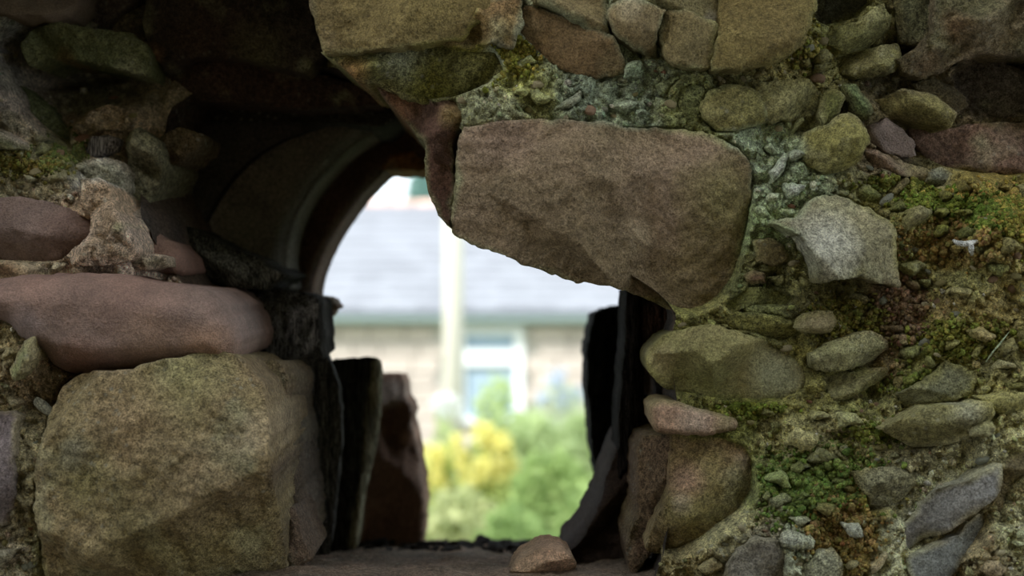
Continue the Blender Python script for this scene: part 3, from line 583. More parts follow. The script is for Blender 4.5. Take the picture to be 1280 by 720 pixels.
# passage lining ------------------------------------------------------------------
n = 150
def resn(poly, n):
    q = np.roll(poly, -1, 0); L = np.sqrt(((q - poly) ** 2).sum(1)); cum = np.concatenate([[0], np.cumsum(L)])
    t = np.linspace(0, len(poly), n, endpoint=False); cl = np.vstack([poly, poly[:1]])
    return np.stack([np.interp(t, range(len(cl)), cl[:, 0]), np.interp(t, range(len(cl)), cl[:, 1])], 1)
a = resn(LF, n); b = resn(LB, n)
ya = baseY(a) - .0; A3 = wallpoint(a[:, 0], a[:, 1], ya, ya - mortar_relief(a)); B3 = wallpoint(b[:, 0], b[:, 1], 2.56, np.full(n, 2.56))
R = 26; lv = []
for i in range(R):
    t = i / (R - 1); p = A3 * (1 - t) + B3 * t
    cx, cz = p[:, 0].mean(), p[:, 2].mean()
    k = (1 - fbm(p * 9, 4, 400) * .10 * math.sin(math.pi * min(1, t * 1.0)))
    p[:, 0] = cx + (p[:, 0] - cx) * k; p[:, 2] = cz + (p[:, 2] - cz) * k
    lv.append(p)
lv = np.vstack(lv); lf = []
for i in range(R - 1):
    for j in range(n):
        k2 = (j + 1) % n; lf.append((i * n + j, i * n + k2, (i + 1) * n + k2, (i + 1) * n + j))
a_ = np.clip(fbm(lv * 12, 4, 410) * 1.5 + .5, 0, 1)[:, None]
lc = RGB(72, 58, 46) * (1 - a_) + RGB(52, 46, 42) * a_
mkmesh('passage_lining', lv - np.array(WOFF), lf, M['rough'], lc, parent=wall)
# sill: slopes down and outwards
su = np.linspace(330, 815, 140); sd_ = np.linspace(0, 1, 60); sv = []
for t in sd_:
    Yc = 1.60 + t * .98; pyc = 727 - 48 * t ** .55 if t > 0 else 727
    for u in su: sv.append((640 + (u - 640) * (1 + .25 * t), pyc, Yc))
sv = np.array(sv); q = wallpoint(sv[:, 0], sv[:, 1], sv[:, 2], sv[:, 2])
q[:, 0] = ((sv[:, 0] - 640) * K * 1.85)
q[:, 2] += fbm(q * 14, 4, 500) * .014 + fbm(q * 60, 3, 505) * .004
sf = [(i * 140 + j, i * 140 + j + 1, (i + 1) * 140 + j + 1, (i + 1) * 140 + j) for i in range(59) for j in range(139)]
# close the sill downwards so that it is a solid block
fr = q[:140].copy(); fr[:, 2] -= .25; nb0 = len(q); q = np.vstack([q, fr])
sf += [(nb0 + j, nb0 + j + 1, j + 1, j) for j in range(139)]
a_ = np.clip(fbm(q * 10, 4, 510) * 1.5 + .5, 0, 1)[:, None]
mkmesh('sill_stone', q - np.array(WOFF), sf, M['rough'], RGB(104, 84, 68) * (1 - a_) + RGB(84, 72, 58) * a_, parent=wall)

# wall body around the detailed patch, and its rear face
def boxes(name, bl, mat, col, parent, off):
    v = []; f = []
    for x0, x1, y0, y1, z0, z1 in bl:
        n0 = len(v)
        v += [(x, y, z) for z in (z0, z1) for y in (y0, y1) for x in (x0, x1)]
        f += [tuple(n0 + i for i in q) for q in ((0, 2, 3, 1), (4, 5, 7, 6), (0, 1, 5, 4), (1, 3, 7, 5), (3, 2, 6, 7), (2, 0, 4, 6))]
    v = np.array(v) - np.array(off)
    return mkmesh(name, v, f, mat, np.tile(col, (len(v), 1)), parent, smooth=False)
WX0, WX1, WZ0, WZ1 = -2.6, 2.6, 1.3, 4.3
ix0, ix1, iz0, iz1 = (-92 - 640) * K * 1.66, (1372 - 640) * K * 1.62, CH + (360 - 790) * K * 1.6, CH + (360 + 62) * K * 1.66
boxes('wall_core', [(WX0, ix0, 1.66, 2.56, WZ0, WZ1), (ix1, WX1, 1.66, 2.56, WZ0, WZ1), (ix0, ix1, 1.64, 2.56, iz1, WZ1), (ix0, ix1, 1.66, 1.9, WZ0, iz0), (ix0, ix1, 1.9, 2.56, WZ0, 2.44)], M['mortar'], RGB(110, 105, 75), wall, WOFF)
# rear sheet with hole
rx = np.array([((WX0) / (K * 2.56) + 640, 360 - (WZ1 - CH) / (K * 2.56)), ((WX1) / (K * 2.56) + 640, 360 - (WZ1 - CH) / (K * 2.56)), ((WX1) / (K * 2.56) + 640, 360 - (WZ0 - CH) / (K * 2.56)), ((WX0) / (K * 2.56) + 640, 360 - (WZ0 - CH) / (K * 2.56))])
V, F = cdt([rx, b], [])
cen = np.array([V[list(f)].mean(0) for f in F]); F = [f for f, h in zip(F, pip(b, cen)) if not h]
rv = wallpoint(V[:, 0], V[:, 1], 2.56, np.full(len(V), 2.56))
mkmesh('rear_face', rv - np.array(WOFF), F, M['mortar'], np.tile(RGB(110, 100, 80), (len(rv), 1)), parent=wall, smooth=False)
# plain rubble stones on the wall outside the picture
stone_protos = []
def blob_mesh(name, seed, mat, sub=2, flatn=.6):
    import bmesh
    bm = bmesh.new(); bmesh.ops.create_icosphere(bm, subdivisions=sub, radius=1)
    v = np.array([x.co[:] for x in bm.verts]); f = [[q.index for q in p.verts] for p in bm.faces]; bm.free()
    v = np.sign(v) * np.abs(v) ** .8
    k = 1 + fbm(v * .9 + seed * 9.1, 3, seed) * .35
    v = v * k[:, None] * np.array([1, flatn, .8])
    return v, f
PAL = [(112, 104, 66), (118, 96, 76), (104, 98, 80), (122, 112, 80), (98, 92, 56), (118, 90, 72)]
rub = []
for i in range(6):
    v, f = blob_mesh('rubble', i, None, 3)
    me = mkmesh('stone', v, f, M['rough'], np.tile(RGB(*PAL[i]), (len(v), 1))).data
    rub.append(me); bpy.data.objects.remove(bpy.data.objects[[o.name for o in bpy.data.objects if o.data == me][0]])
def put(name, me, loc, sc, rot, parent):
    o = bpy.data.objects.new(name, me); COL.objects.link(o); o.parent = parent
    o.location = Vector(loc) - Vector(parent.location) if parent else loc
    o.scale = sc; o.rotation_euler = rot; return o
z = WZ0 + .08
while z < WZ1 - .03:
    x = WX0 + random.uniform(0, .1); hh = random.uniform(.1, .16)
    while x < WX1:
        ww = random.uniform(.13, .26); xc = x + ww / 2
        inside = ix0 + .0 < xc - ww * .45 and xc + ww * .45 < ix1 and iz0 < z + hh * .5 and z - hh * .5 < iz1
        part_in = ix0 + .05 < xc + ww * .45 and xc - ww * .45 < ix1 - .05 and iz0 + .04 < z + hh * .5 and z - hh * .5 < iz1 - .04
        if not part_in:
            put('stone', random.choice(rub), (xc, 1.69 if z < iz1 else 1.66, z), (ww * .5, .14, hh * .52), (0, random.uniform(-.12, .12), 0), wall)
        x += ww + .008
    z += hh + .012

# pebbles in the mortar ------------------------------------------------------------
def free(p, marg=2.0):
    ok = ~pip(LFr, p)
    for s in STONES:
        if s['root']: continue
        pl = s['spoly']; lo = pl.min(0) - marg; hi = pl.max(0) + marg
        bb = np.where(ok & (p[:, 0] > lo[0]) & (p[:, 0] < hi[0]) & (p[:, 1] > lo[1]) & (p[:, 1] < hi[1]))[0]
        if len(bb): ok[bb] &= ~(pip(pl, p[bb]) | (edist(pl, p[bb]) < marg))
    return ok
cand = np.column_stack([rng.uniform(-20, 1300, 1500), rng.uniform(-10, 730, 1500)])
cand = cand[free(cand, 5)]
placed = []
pebs = []
for i in range(6):
    v, f = blob_mesh('pebble', 20 + i, None, 2, .8)
    cpal = [(128, 118, 88), (122, 98, 78), (112, 112, 98), (138, 128, 100), (108, 100, 62), (118, 84, 64)][i]
    o = mkmesh('pebble', v, f, M['rough'], np.tile(RGB(*cpal), (len(v), 1))); pebs.append(o.data); bpy.data.objects.remove(o)
for c in cand:
    r = random.choice([3, 3.5, 4, 4, 5, 6, 8])
    if any(math.hypot(c[0] - q[0], c[1] - q[1]) < (r + q[2]) * 1.25 for q in placed): continue
    placed.append((c[0], c[1], r))
    if len(placed) >= 210: break
yy = mortarY(np.array([(q[0], q[1]) for q in placed]))
for (x, y, r), Yp in zip(placed, yy):
    w_ = wallpoint(np.array([x]), np.array([y]), Yp, np.array([Yp]))[0]; m = r * K * Yp
    put('pebble', random.choice(pebs), w_, (m * random.uniform(.9, 1.4), m * .8, m * random.uniform(.65, 1)), (random.uniform(-.3, .3), random.uniform(-.7, .7), random.uniform(-.4, .4)), wall)

# grit and moss: small grains, one object each
import bmesh
_bm = bmesh.new(); bmesh.ops.create_icosphere(_bm, subdivisions=1, radius=1)
IV = np.array([x.co[:] for x in _bm.verts]); IF = np.array([[q.index for q in p.verts] for p in _bm.faces]); _bm.free()
def grains(name, p, size, colr, mat, sink=.3, seed=0):
    N = len(p); Yp = mortarY(p)
    c = np.column_stack([(p[:, 0] - 640) * K * Yp, Yp, CH + (360 - p[:, 1]) * K * Yp])
    sc = size[:, None] * rng.uniform(.6, 1.3, (N, 3))
    ang = rng.uniform(0, 6.28, N); ca, sa = np.cos(ang), np.sin(ang)
    v = IV[None] * sc[:, None] * (1 + rng.normal(0, .15, (N, 12, 1)))
    x = v[..., 0] * ca[:, None] - v[..., 2] * sa[:, None]; zz = v[..., 0] * sa[:, None] + v[..., 2] * ca[:, None]
    v = np.stack([x, v[..., 1], zz], 2) + c[:, None]
    v[..., 1] += (size * sink)[:, None]
    f = (IF[None] + (np.arange(N) * 12)[:, None, None]).reshape(-1, 3)
    o = mkmesh(name, v.reshape(-1, 3) - np.array(WOFF), f.tolist(), mat, np.repeat(colr, 12, 0), parent=wall)
    o['kind'] = 'stuff'; return o
p = np.column_stack([rng.uniform(-30, 1310, 16000), rng.uniform(-20, 740, 16000)]); p = p[free(p, 1.0)]
dens = vnoise(np.column_stack([p * .02, np.zeros(len(p))]), 600); p = p[(dens > -.25) | (rng.random(len(p)) < .35)]
cc = tint(p) * rng.uniform(.65, 1.45, (len(p), 1)) * rng.normal(1, .06, (len(p), 3))
pale = rng.random(len(p)) < .04; cc[pale] = RGB(165, 160, 145)
grains('grit', p, rng.gamma(3, .0006, len(p)) + .0009, np.clip(cc, 0, .85), M['mortar'])
MOSS = [(1030, 600, 70, 34, 2600, (72, 84, 36)), (1050, 665, 40, 45, 1900, (100, 84, 46)), (1095, 610, 30, 20, 500, (108, 96, 44)), (990, 620, 40, 34, 900, (72, 84, 38)),
        (1230, 262, 45, 22, 1500, (70, 80, 26)), (1195, 300, 60, 26, 1500, (104, 88, 48)), (1160, 250, 40, 16, 700, (80, 88, 30)), (1270, 270, 40, 34, 900, (98, 90, 36)),
        (1135, 385, 22, 46, 900, (92, 74, 54)), (1200, 425, 60, 22, 1100, (88, 88, 34)), (1120, 230, 45, 12, 500, (78, 80, 32)), (940, 510, 36, 10, 400, (78, 84, 28)),
        (580, 100, 36, 12, 300, (92, 92, 28)), (645, 70, 28, 24, 500, (104, 100, 38)), (1060, 400, 50, 26, 700, (84, 80, 34)), (1010, 60, 30, 30, 350, (88, 84, 36)), (20, 205, 60, 18, 700, (84, 78, 36)),
        (80, 190, 40, 20, 400, (74, 80, 40)), (1150, 480, 50, 14, 400, (80, 84, 34)), (1095, 540, 40, 14, 300, (84, 88, 34)), (1240, 240, 60, 10, 500, (120, 104, 48)), (975, 590, 24, 20, 400, (78, 88, 42))]
ps = []; cs = []
for x, y, rx_, ry_, nn_, c in MOSS:
    nn_ = int(nn_ * 1.5); q = np.column_stack([rng.normal(x, rx_ * .5, nn_), rng.normal(y, ry_ * .5, nn_)])
    q = q[free(q, 1.0)]; ps.append(q); cs.append(np.tile(RGB(*c) * 1.0, (len(q), 1)) * rng.uniform(.6, 1.5, (len(q), 1)) * rng.normal(1, .08, (len(q), 3)))
ps = np.vstack(ps); cs = np.clip(np.vstack(cs), .002, .85)
grains('moss', ps, rng.gamma(4, .00035, len(ps)) + .0008, cs, M['moss'], sink=-.3)

# ------------------------------------------------------------------ small things on the near wall and the sill
def tube(pts, rad, seg=8):
    v = []; f = []
    for i, p in enumerate(pts):
        p = Vector(p); d = (Vector(pts[min(i + 1, len(pts) - 1)]) - Vector(pts[max(i - 1, 0)])).normalized()
        u = d.orthogonal().normalized(); w2 = d.cross(u)
        for k in range(seg):
            an = 2 * math.pi * k / seg; v.append(p + (u * math.cos(an) + w2 * math.sin(an)) * rad[i])
    for i in range(len(pts) - 1):
        for k in range(seg):
            f.append((i * seg + k, i * seg + (k + 1) % seg, (i + 1) * seg + (k + 1) % seg, (i + 1) * seg + k))
    n = len(v); f.append(tuple(range(seg - 1, -1, -1))); f.append(tuple(range(n - seg, n)))
    return np.array([tuple(x) for x in v]), f
# forked twig at (1192..1222, 298..320)
yt = float(mortarY(np.array([[1208., 304.], [1196., 302.], [1222., 302.], [1215., 315.]])).min()) - .006
def tw(x, y, dy=0): return P(x, y, yt + dy)
parts = []
for pts, rad in (([tw(1191, 300), tw(1197, 304), tw(1206, 305, -.002), tw(1216, 303), tw(1226, 301)], [.0012, .003, .0034, .003, .0012]), ([tw(1213, 305, -.001), tw(1214, 311, -.003), tw(1215, 319)], [.0034, .0036, .0016])):
    v, f = tube(pts, rad); parts.append((v, f, np.tile(RGB(200, 200, 188, 1.6), (len(v), 1))))
v, f, c = merge(parts); base = np.array(P(1208, 305, yt)); o = mkmesh('twig', v - base, f, M['mortar'], c); o.location = base
tag(o, 'tiny pale forked twig on the moss at the right edge', 'twig')
# thin grey-green leaf
yl = float(mortarY(np.array([[1246., 436.]]))[0]) - .008
lp = [P(1233, 452, yl), P(1241, 440, yl - .003), P(1248, 432, yl - .004), P(1254, 424, yl - .002), P(1262, 414, yl)]
lw = [.001, .0045, .0055, .004, .0006]; v = []; f = []
for p0, wd in zip(lp, lw):
    p0 = Vector(p0); s_ = Vector((.75, 0, .6)) * wd
    v += [p0 - s_, p0 + Vector((0, -.0008, 0)), p0 + s_, p0 + Vector((0, .0008, 0))]
for i in range(4):
    for k in range(4): f.append((i * 4 + k, i * 4 + (k + 1) % 4, i * 4 + 4 + (k + 1) % 4, i * 4 + 4 + k))
v = np.array([tuple(x) for x in v]); base = np.array(lp[2]); o = mkmesh('leaf', v - base, f, M['moss'], np.tile(RGB(128, 138, 112), (len(v), 1))); o.location = base
tag(o, 'narrow grey-green leaf lying on the rubble at the right', 'leaf')
# pale chip on the left
v, f = blob_mesh('chip', 51, None, 2, .5)
yc = float(mortarY(np.array([[54., 508.], [48., 502.], [60., 514.]])).min()) - .004
o = mkmesh('stone_chip', v * .0105, f, M['sand'], np.tile(RGB(178, 178, 168, 1.6), (len(v), 1))); o.location = P(54, 508, yc); o.scale = (1.25, .7, .75); o.rotation_euler = (0, math.radians(40), 0)
tag(o, 'small whitish stone chip left of the mossy boulder', 'stone')

# dark slate chips along the far end of the sill
def chip_mesh(seed):
    r = random.Random(seed); n = 7
    an = sorted(r.uniform(0, 6.28) for _ in range(n)); rr = [r.uniform(.6, 1) for _ in range(n)]
    v = [(math.cos(a) * q, math.sin(a) * q * .8, -.28 + r.uniform(-.05, .05)) for a, q in zip(an, rr)] + [(math.cos(a) * q * .85, math.sin(a) * q * .7, .28 + r.uniform(-.1, .12)) for a, q in zip(an, rr)]
    f = [tuple(range(n - 1, -1, -1)), tuple(range(n, 2 * n))] + [(i, (i + 1) % n, n + (i + 1) % n, n + i) for i in range(n)]
    return np.array(v), f
cm = []
for i in range(5):
    v, f = chip_mesh(i); o = mkmesh('slate_chip', v, f, M['slate'], np.tile(RGB(46, 42, 42), (len(v), 1)), smooth=False); cm.append(o.data); bpy.data.objects.remove(o)
def sillz(Y):
    t = (Y - 1.60) / .98; return CH + (360 - (727 - 48 * t ** .55)) * K * Y
BIG = [(424, 2.30, .016, 'dark slate chip at the foot of the slate column, leftmost on the sill'), (470, 2.34, .020, 'flat dark slate chip in front of the broken red stone'), (538, 2.44, .015, 'dark chip just right of the broken red stone'),
       (604, 2.46, .024, 'largest dark chip, standing up on the far edge of the sill'), (648, 2.47, .014, 'small dark chip at the middle right of the far sill edge'), (700, 2.46, .016, 'dark chip on the sill near the foot of the right-hand slope')]
for px, Yc, sz, lb in BIG:
    o = bpy.data.objects.new('slate_chip', random.choice(cm)); COL.objects.link(o)
    o.location = ((px - 640) * K * Yc, Yc, sillz(Yc) + sz * .3); o.scale = (sz * 1.4, sz, sz * .9); o.rotation_euler = (random.uniform(-.2, .2), random.uniform(-.2, .2), random.uniform(0, 6))
    tag(o, lb, 'stone', 'dark slate chips on the sill')
parts = []
for i in range(420):
    v, f = chip_mesh(i % 23); Yc = random.uniform(2.2, 2.54) if i % 2 else random.uniform(2.42, 2.55); px = random.uniform(395, 760); sz = random.uniform(.005, .016)
    an = random.uniform(0, 6.28); c_, s_ = math.cos(an), math.sin(an); v = v * [1.3, 1, random.uniform(.5, 1.3)] * sz; v = np.column_stack([v[:, 0] * c_ - v[:, 1] * s_, v[:, 0] * s_ + v[:, 1] * c_, v[:, 2] + v[:, 0] * random.uniform(-.3, .3)])
    parts.append((v + [(px - 640) * K * Yc, Yc, sillz(Yc) + sz * .2], f, np.tile(RGB(40, 37, 36), (len(v), 1))))
v, f, c = merge(parts); o = mkmesh('slate_litter', v - np.array(WOFF), f, M['slate'], c, parent=wall, smooth=False); o['kind'] = 'stuff'

# ------------------------------------------------------------------ ground, unseen wall added behind the viewer for shade
def terrain():
    xs = np.linspace(-60, 60, 61); ys = np.concatenate([np.linspace(2.6, 30, 40), np.linspace(32, 120, 12)])
    v = []
    for y in ys:
        for x in xs:
            z = 1.1 - .09 * (y - 2.6) if y < 12 else .25 - .015 * (min(y, 22) - 12)
            z += .05 * math.sin(x * 1.3 + y) * math.sin(y * .9)
            v.append((x, y, z))
    f = [(i * 61 + j, i * 61 + j + 1, (i + 1) * 61 + j + 1, (i + 1) * 61 + j) for i in range(len(ys) - 1) for j in range(60)]
    return v, f
v, f = terrain()
o = mkmesh('ground', v, f, flat('grass_ground', (.16, .18, .10), .95, .1, .4, 3)); tag(o, kind='structure')
v = [(-6, -4, 1.35), (6, -4, 1.35), (6, 2.6, 1.35), (-6, 2.6, 1.35), (-6, -4, .9), (6, -4, .9), (6, 2.6, .9), (-6, 2.6, .9)]
o = mkmesh('floor', v, [(0, 1, 2, 3), (7, 6, 5, 4), (0, 4, 5, 1), (1, 5, 6, 2), (2, 6, 7, 3), (3, 7, 4, 0)], flat('earth_floor', (.10, .08, .055), .95, .1, .3, 5), smooth=False); tag(o, kind='structure')
wb = empty('shade_wall', (0, -3.0, 1.35)); tag(wb, kind='structure')  # unseen, added to keep the sun and low sky off the near wall
boxes('wall_core', [(-9, 5, -3.6, -3.0, 1.35, 8.8)], M['mortar'], RGB(110, 100, 72), wb, wb.location)
z = 1.45
while z < 4.5:
    x = -3 + random.uniform(0, .3); hh = random.uniform(.22, .32)
    while x < 3:
        ww = random.uniform(.3, .6); put('stone', random.choice(rub), (x + ww / 2, -3.02, z + hh / 2 - .1), (ww * .5, .14, hh * .5), (0, random.uniform(-.1, .1), 0), wb); x += ww + .02
    z += hh + .02

# ------------------------------------------------------------------ the house beyond
HY = 22.0
house = empty('house', (0, HY, 0)); HO = Vector(house.location)
tag(house, 'pale stone cottage with a grey slate roof seen through the opening', 'house')
def box_mesh(x0, x1, y0, y1, z0, z1):
    v = [(x, y, z) for z in (z0, z1) for y in (y0, y1) for x in (x0, x1)]
    return np.array(v), [(0, 2, 3, 1), (4, 5, 7, 6), (0, 1, 5, 4), (1, 3, 7, 5), (3, 2, 6, 7), (2, 0, 4, 6)]
def hbox(name, b, mat, parent=house, label=None):
    v, f = box_mesh(*b); v = v - np.array(HO)
    o = mkmesh(name, v, f, mat, None, parent, smooth=False)
    if label: o['label'] = label
    return o
m_joint = flat('house_mortar', (.66, .63, .58), .9, .2)
m_block = flat('house_stone', (.56, .49, .44), .9, .2, .12, 4)
m_slate = flat('roof_slate', (.255, .265, .295), .8, .2, .14, 1.5)
m_gut = flat('gutter_paint', (.40, .50, .50), .5, .4)
m_white = flat('white_paint', (.85, .87, .88), .4, .5)
m_ridge = flat('ridge_tile', (.75, .5, .42), .8, .3, .15)
m_glass = flat('window_glass', (.36, .46, .56), .08, .6)
wx0, wx1, wz0, wz1 = (570 - 640) * K * HY, (655 - 640) * K * HY, 1.0, CH - 48 * K * HY
hbox('wall', (-6, 6, HY + .12, HY + 6.0, 0, 2.55), m_joint)
bv, bf = box_mesh(-.5, .5, 0, 1, -.5, .5)
bo = mkmesh('wall_block', bv, bf, m_block, smooth=False); bme = bo.data; bpy.data.objects.remove(bo)
z = .05; row = 0
while z < 2.5:
    hh = .235; x = -4.6 + (.25 if row % 2 else 0)
    while x < 4.6:
        ww = random.uniform(.4, .62); x1_ = x + ww
        if not (x1_ > wx0 and x < wx1 and z + hh > wz0 and z < wz1):
            o = bpy.data.objects.new('wall_block', bme); COL.objects.link(o); o.parent = house
            o.location = Vector(((x + x1_) / 2, HY + random.uniform(-.005, .01), z + hh / 2)) - HO; o.scale = (ww - .02, .14, hh - .02)
        x = x1_
    z += hh; row += 1
# roof
e0 = Vector((0, HY - .32, CH - 30 * K * (HY - .32))); e1 = Vector((0, HY + 2.9, CH + 104 * K * (HY + 2.9)))
sl = (e1 - e0); Ls = sl.length; ang = math.atan2(sl.z, sl.y); u = sl.normalized(); nrm = Vector((0, -math.sin(ang), math.cos(ang)))
rb = e1 + Vector((0, 3.2, -1.9))
v = [Vector((x, 0, 0)) + p for x in (-6.3, 6.3) for p in (e0 - nrm * .03, e1 - nrm * .03, rb, e0 - nrm * .16, rb - Vector((0, 0, .15)))]
v = np.array([tuple(q - HO) for q in v])
mkmesh('roof', v, [(0, 1, 6, 5), (1, 2, 7, 6), (0, 5, 8, 3), (3, 8, 9, 4), (4, 9, 7, 2), (0, 3, 4, 2, 1), (5, 6, 7, 9, 8)], m_slate, None, house, smooth=False)
sv_, sf_ = box_mesh(-.5, .5, 0, 1, 0, 1)
so = mkmesh('roof_slate', sv_, sf_, m_slate, smooth=False); sme = so.data; bpy.data.objects.remove(so)
rows = 13; ex = Ls / rows
for r_ in range(rows):
    for c_ in range(22):
        x = -4.6 + c_ * .42 + (.21 if r_ % 2 else 0)
        o = bpy.data.objects.new('roof_slate', sme); COL.objects.link(o); o.parent = house
        o.location = Vector((x, 0, 0)) + e0 + u * (ex * r_) - HO + nrm * .0; o.scale = (.41, ex * 1.12, .014)
        o.rotation_euler = (ang - .045, 0, random.uniform(-.006, .006)); o.location += nrm * .015
for i in range(22):
    v, f = tube([(-4.6 + i * .42, e1.y, e1.z), (-4.6 + i * .42 + .41, e1.y, e1.z)], [.085, .085], 10); mkmesh('ridge_tile', v - np.array(HO), f, m_ridge, None, house)
# gutter: open half round
gy, gz = HY - .38, CH - 36 * K * (HY - .38); n = 12; v = []
for x in (-6.3, 6.3):
    for rr in (.085, .07):
        for k in range(n + 1):
            a_ = math.pi + math.pi * k / n; v.append((x, gy + rr * math.cos(a_), gz + rr * math.sin(a_)))
f = []; s2 = n + 1
for k in range(n):
    f.append((k, k + 1, 2 * s2 + k + 1, 2 * s2 + k)); f.append((s2 + k, 3 * s2 + k, 3 * s2 + k + 1, s2 + k + 1))
for k in (0, n): f.append((k, s2 + k, 3 * s2 + k, 2 * s2 + k))
mkmesh('gutter', np.array(v) - np.array(HO), f, m_gut, None, house)
hbox('fascia', (-6.3, 6.3, HY - .28, HY - .25, CH - 46 * K * HY, CH - 30 * K * HY), m_gut)
hbox('soffit', (-6.3, 6.3, HY - .28, HY + .14, CH - 45 * K * HY, CH - 43.5 * K * HY), m_white)
# window
fr_ = hbox('window_surround', (wx0 - .02, wx0 + .14, HY - .04, HY + .10, wz0, wz1), m_white)
hbox('frame_stile', (wx1 - .16, wx1, HY - .04, HY + .10, wz0, wz1), m_white)
hbox('frame_head', (wx0 + .14, wx1 - .16, HY - .04, HY + .10, wz1 - .12, wz1), m_white)
hbox('transom', (wx0 + .14, wx1 - .16, HY - .06, HY + .10, CH - 97 * K * HY, CH - 77 * K * HY), m_white)
hbox('window_sill', (wx0 - .08, wx1 + .06, HY - .12, HY + .10, wz0 - .09, wz0), m_white)
hbox('pane', (wx0 + .14, wx1 - .16, HY + .05, HY + .06, CH - 77 * K * HY, wz1 - .12), m_glass)
hbox('pane', (wx0 + .14, wx1 - .16, HY + .05, HY + .06, wz0, CH - 97 * K * HY), m_glass)

# pole in the garden
PY = 15.0; px_ = (566.5 - 640) * K * PY
pole = empty('utility_pole', (px_, PY, .1)); tag(pole, 'pale cream pole standing in front of the cottage', 'pole')
m_pole = flat('weathered_pole', (.55, .53, .46), .8, .3, .08, 3)
v, f = tube([(0, 0, 0), (0, 0, 3), (0, 0, 6.4)], [.118, .108, .095], 20); mkmesh('shaft', v, f, m_pole, None, pole)
v, f = tube([(0, 0, 6.4), (0, 0, 6.45)], [.12, .06], 20); mkmesh('cap', v, f, flat('pole_cap', (.4, .4, .4)), None, pole)

# ------------------------------------------------------------------ plants (leaves are real little blades)
def leafmat(name, rgb, tr=.4):
    m = bpy.data.materials.new(name); m.use_nodes = True; t = m.node_tree; N = t.nodes; L = t.links
    for nd in list(N): N.remove(nd)
    out = N.new('ShaderNodeOutputMaterial'); d = N.new('ShaderNodeBsdfDiffuse'); tl = N.new('ShaderNodeBsdfTranslucent'); mx = N.new('ShaderNodeMixShader'); at = N.new('ShaderNodeAttribute'); at.attribute_name = 'Col'
    mx.inputs['Fac'].default_value = tr
    L.new(at.outputs['Color'], d.inputs['Color']); L.new(at.outputs['Color'], tl.inputs['Color']); L.new(d.outputs[0], mx.inputs[1]); L.new(tl.outputs[0], mx.inputs[2]); L.new(mx.outputs[0], out.inputs['Surface'])
    return m
M['leafy'] = leafmat('foliage', None)
m_stem = flat('stem', (.18, .2, .07), .8)
def leaves(n, rad, ht, z0, size, c1, c2, seed, shape=.6):
    r = np.random.default_rng(seed)
    d = r.normal(size=(n, 3)); d /= np.linalg.norm(d, axis=1)[:, None]
    rr = r.uniform(0, 1, n) ** .4
    c = d * rr[:, None] * np.array([rad, rad, ht / 2]); c[:, 2] += z0 + ht / 2
    lump = 1 + .35 * vnoise(d * 2.5 + seed, seed); c[:, :2] *= lump[:, None]
    a = r.normal(size=(n, 3)); a /= np.linalg.norm(a, axis=1)[:, None]; b = np.cross(a, r.normal(size=(n, 3))); b /= np.linalg.norm(b, axis=1)[:, None]
    s = size * r.uniform(.6, 1.4, n)[:, None]
    v = np.stack([c - a * s, c + b * s * .45, c + a * s, c - b * s * .45], 1).reshape(-1, 3)
    f = [(4 * i, 4 * i + 1, 4 * i + 2, 4 * i + 3) for i in range(n)]
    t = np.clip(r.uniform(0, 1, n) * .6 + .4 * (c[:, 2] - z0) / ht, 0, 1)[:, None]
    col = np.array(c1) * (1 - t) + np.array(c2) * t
    return v, f, np.repeat(col, 4, 0)
def shrub(name, px, Y, ztop_py, rad, c1, c2, label, cat, seed, n=2600, size=.05, flower=None, nfl=0, fsize=.05, frange=(.65, 1.0), group=None):
    x = (px - 640) * K * Y; zt = CH + (360 - ztop_py) * K * Y
    z0 = 1.1 - .09 * (Y - 2.6) if Y < 12 else .25 - .015 * (min(Y, 22) - 12)
    root = empty(name, (x, Y, z0)); tag(root, label, cat, group)
    H = zt - z0
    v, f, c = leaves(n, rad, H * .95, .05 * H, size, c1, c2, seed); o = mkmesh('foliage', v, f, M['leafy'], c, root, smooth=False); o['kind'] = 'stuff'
    r = random.Random(seed)
    for i in range(6):
        a = r.uniform(0, 6.28); v, f = tube([(0, 0, 0), (math.cos(a) * rad * .2, math.sin(a) * rad * .2, H * .4), (math.cos(a) * rad * .5, math.sin(a) * rad * .5, H * .85)], [.018, .012, .004], 6)
        mkmesh('stem', v, f, m_stem, None, root)
    for i in range(nfl):
        a = r.uniform(0, 6.28); q = r.uniform(.1, .95) * rad; zz = H * r.uniform(*frange)
        v, f = blob_mesh('fl', seed + i, None, 1, 1); k = fsize * r.uniform(.7, 1.3)
        v2, f2, c2_ = leaves(60, k, k * 2.4, -k, k * .38, np.array(flower) * .85, flower, seed * 31 + i)
        o = mkmesh('flower_head', v2, f2, M['leafy'], c2_, root, smooth=False); o.location = (math.cos(a) * q, math.sin(a) * q - rad * .3, zz)
    return root
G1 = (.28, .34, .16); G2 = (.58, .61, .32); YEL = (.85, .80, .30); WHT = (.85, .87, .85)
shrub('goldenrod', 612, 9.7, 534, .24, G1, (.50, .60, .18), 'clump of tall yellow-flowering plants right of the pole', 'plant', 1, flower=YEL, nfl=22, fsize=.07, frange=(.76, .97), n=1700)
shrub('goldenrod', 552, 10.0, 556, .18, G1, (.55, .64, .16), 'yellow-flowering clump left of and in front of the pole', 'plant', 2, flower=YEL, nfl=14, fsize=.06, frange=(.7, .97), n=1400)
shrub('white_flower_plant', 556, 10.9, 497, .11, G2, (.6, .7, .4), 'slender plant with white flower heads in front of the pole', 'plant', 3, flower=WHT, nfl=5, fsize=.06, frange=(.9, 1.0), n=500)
shrub('shrub', 570, 7.4, 604, .30, G1, G2, 'low light green shrub under the yellow flowers', 'shrub', 4, n=3600, size=.04)
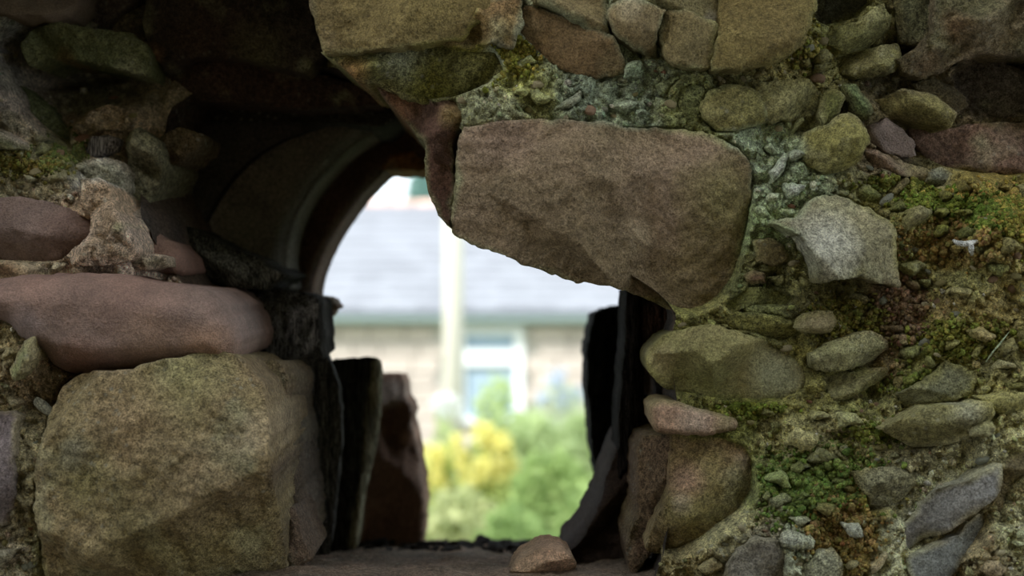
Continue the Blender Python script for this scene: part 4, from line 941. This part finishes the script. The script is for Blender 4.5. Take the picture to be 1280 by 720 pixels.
shrub('shrub', 690, 8.6, 562, .36, (.16, .26, .08), (.40, .52, .2), 'green shrub at the lower right of the opening', 'shrub', 5, n=4200, size=.045)
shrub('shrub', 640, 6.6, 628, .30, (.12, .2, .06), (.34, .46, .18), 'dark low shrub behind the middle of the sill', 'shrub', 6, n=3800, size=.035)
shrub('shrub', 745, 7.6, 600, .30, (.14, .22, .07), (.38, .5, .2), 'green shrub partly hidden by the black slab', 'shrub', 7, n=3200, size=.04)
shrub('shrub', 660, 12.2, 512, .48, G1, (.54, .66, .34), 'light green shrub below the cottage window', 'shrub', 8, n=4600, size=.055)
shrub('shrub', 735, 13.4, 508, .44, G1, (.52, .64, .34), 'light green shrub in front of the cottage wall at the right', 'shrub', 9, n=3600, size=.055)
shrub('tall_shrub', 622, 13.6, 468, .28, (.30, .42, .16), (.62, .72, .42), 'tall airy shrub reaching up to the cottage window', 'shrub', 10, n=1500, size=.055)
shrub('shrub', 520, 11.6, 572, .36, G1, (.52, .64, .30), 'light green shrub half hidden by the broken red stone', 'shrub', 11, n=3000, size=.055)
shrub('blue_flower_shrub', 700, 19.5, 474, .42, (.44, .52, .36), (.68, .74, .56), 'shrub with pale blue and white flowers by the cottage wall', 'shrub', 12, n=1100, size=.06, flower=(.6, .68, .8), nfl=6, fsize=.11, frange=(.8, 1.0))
# tree beyond the roof
def tree(px, Y, zt_py, rad, label, seed):
    x = (px - 640) * K * Y; zt = CH + (360 - zt_py) * K * Y; root = empty('tree', (x, Y, .0)); tag(root, label, 'tree')
    v, f = tube([(0, 0, 0), (.1, 0, zt * .5), (0, .1, zt * .85)], [.25, .18, .05], 10); mkmesh('trunk', v, f, flat('bark', (.2, .16, .12), .9), None, root)
    v, f, c = leaves(7000, rad, zt * .5, zt * .5, .10, (.16, .30, .26), (.3, .46, .42), seed); o = mkmesh('crown', v, f, M['leafy'], c, root, smooth=False); o['kind'] = 'stuff'
tree(526, 45, 208, .55, 'bluish-green tree showing above the cottage ridge', 20)
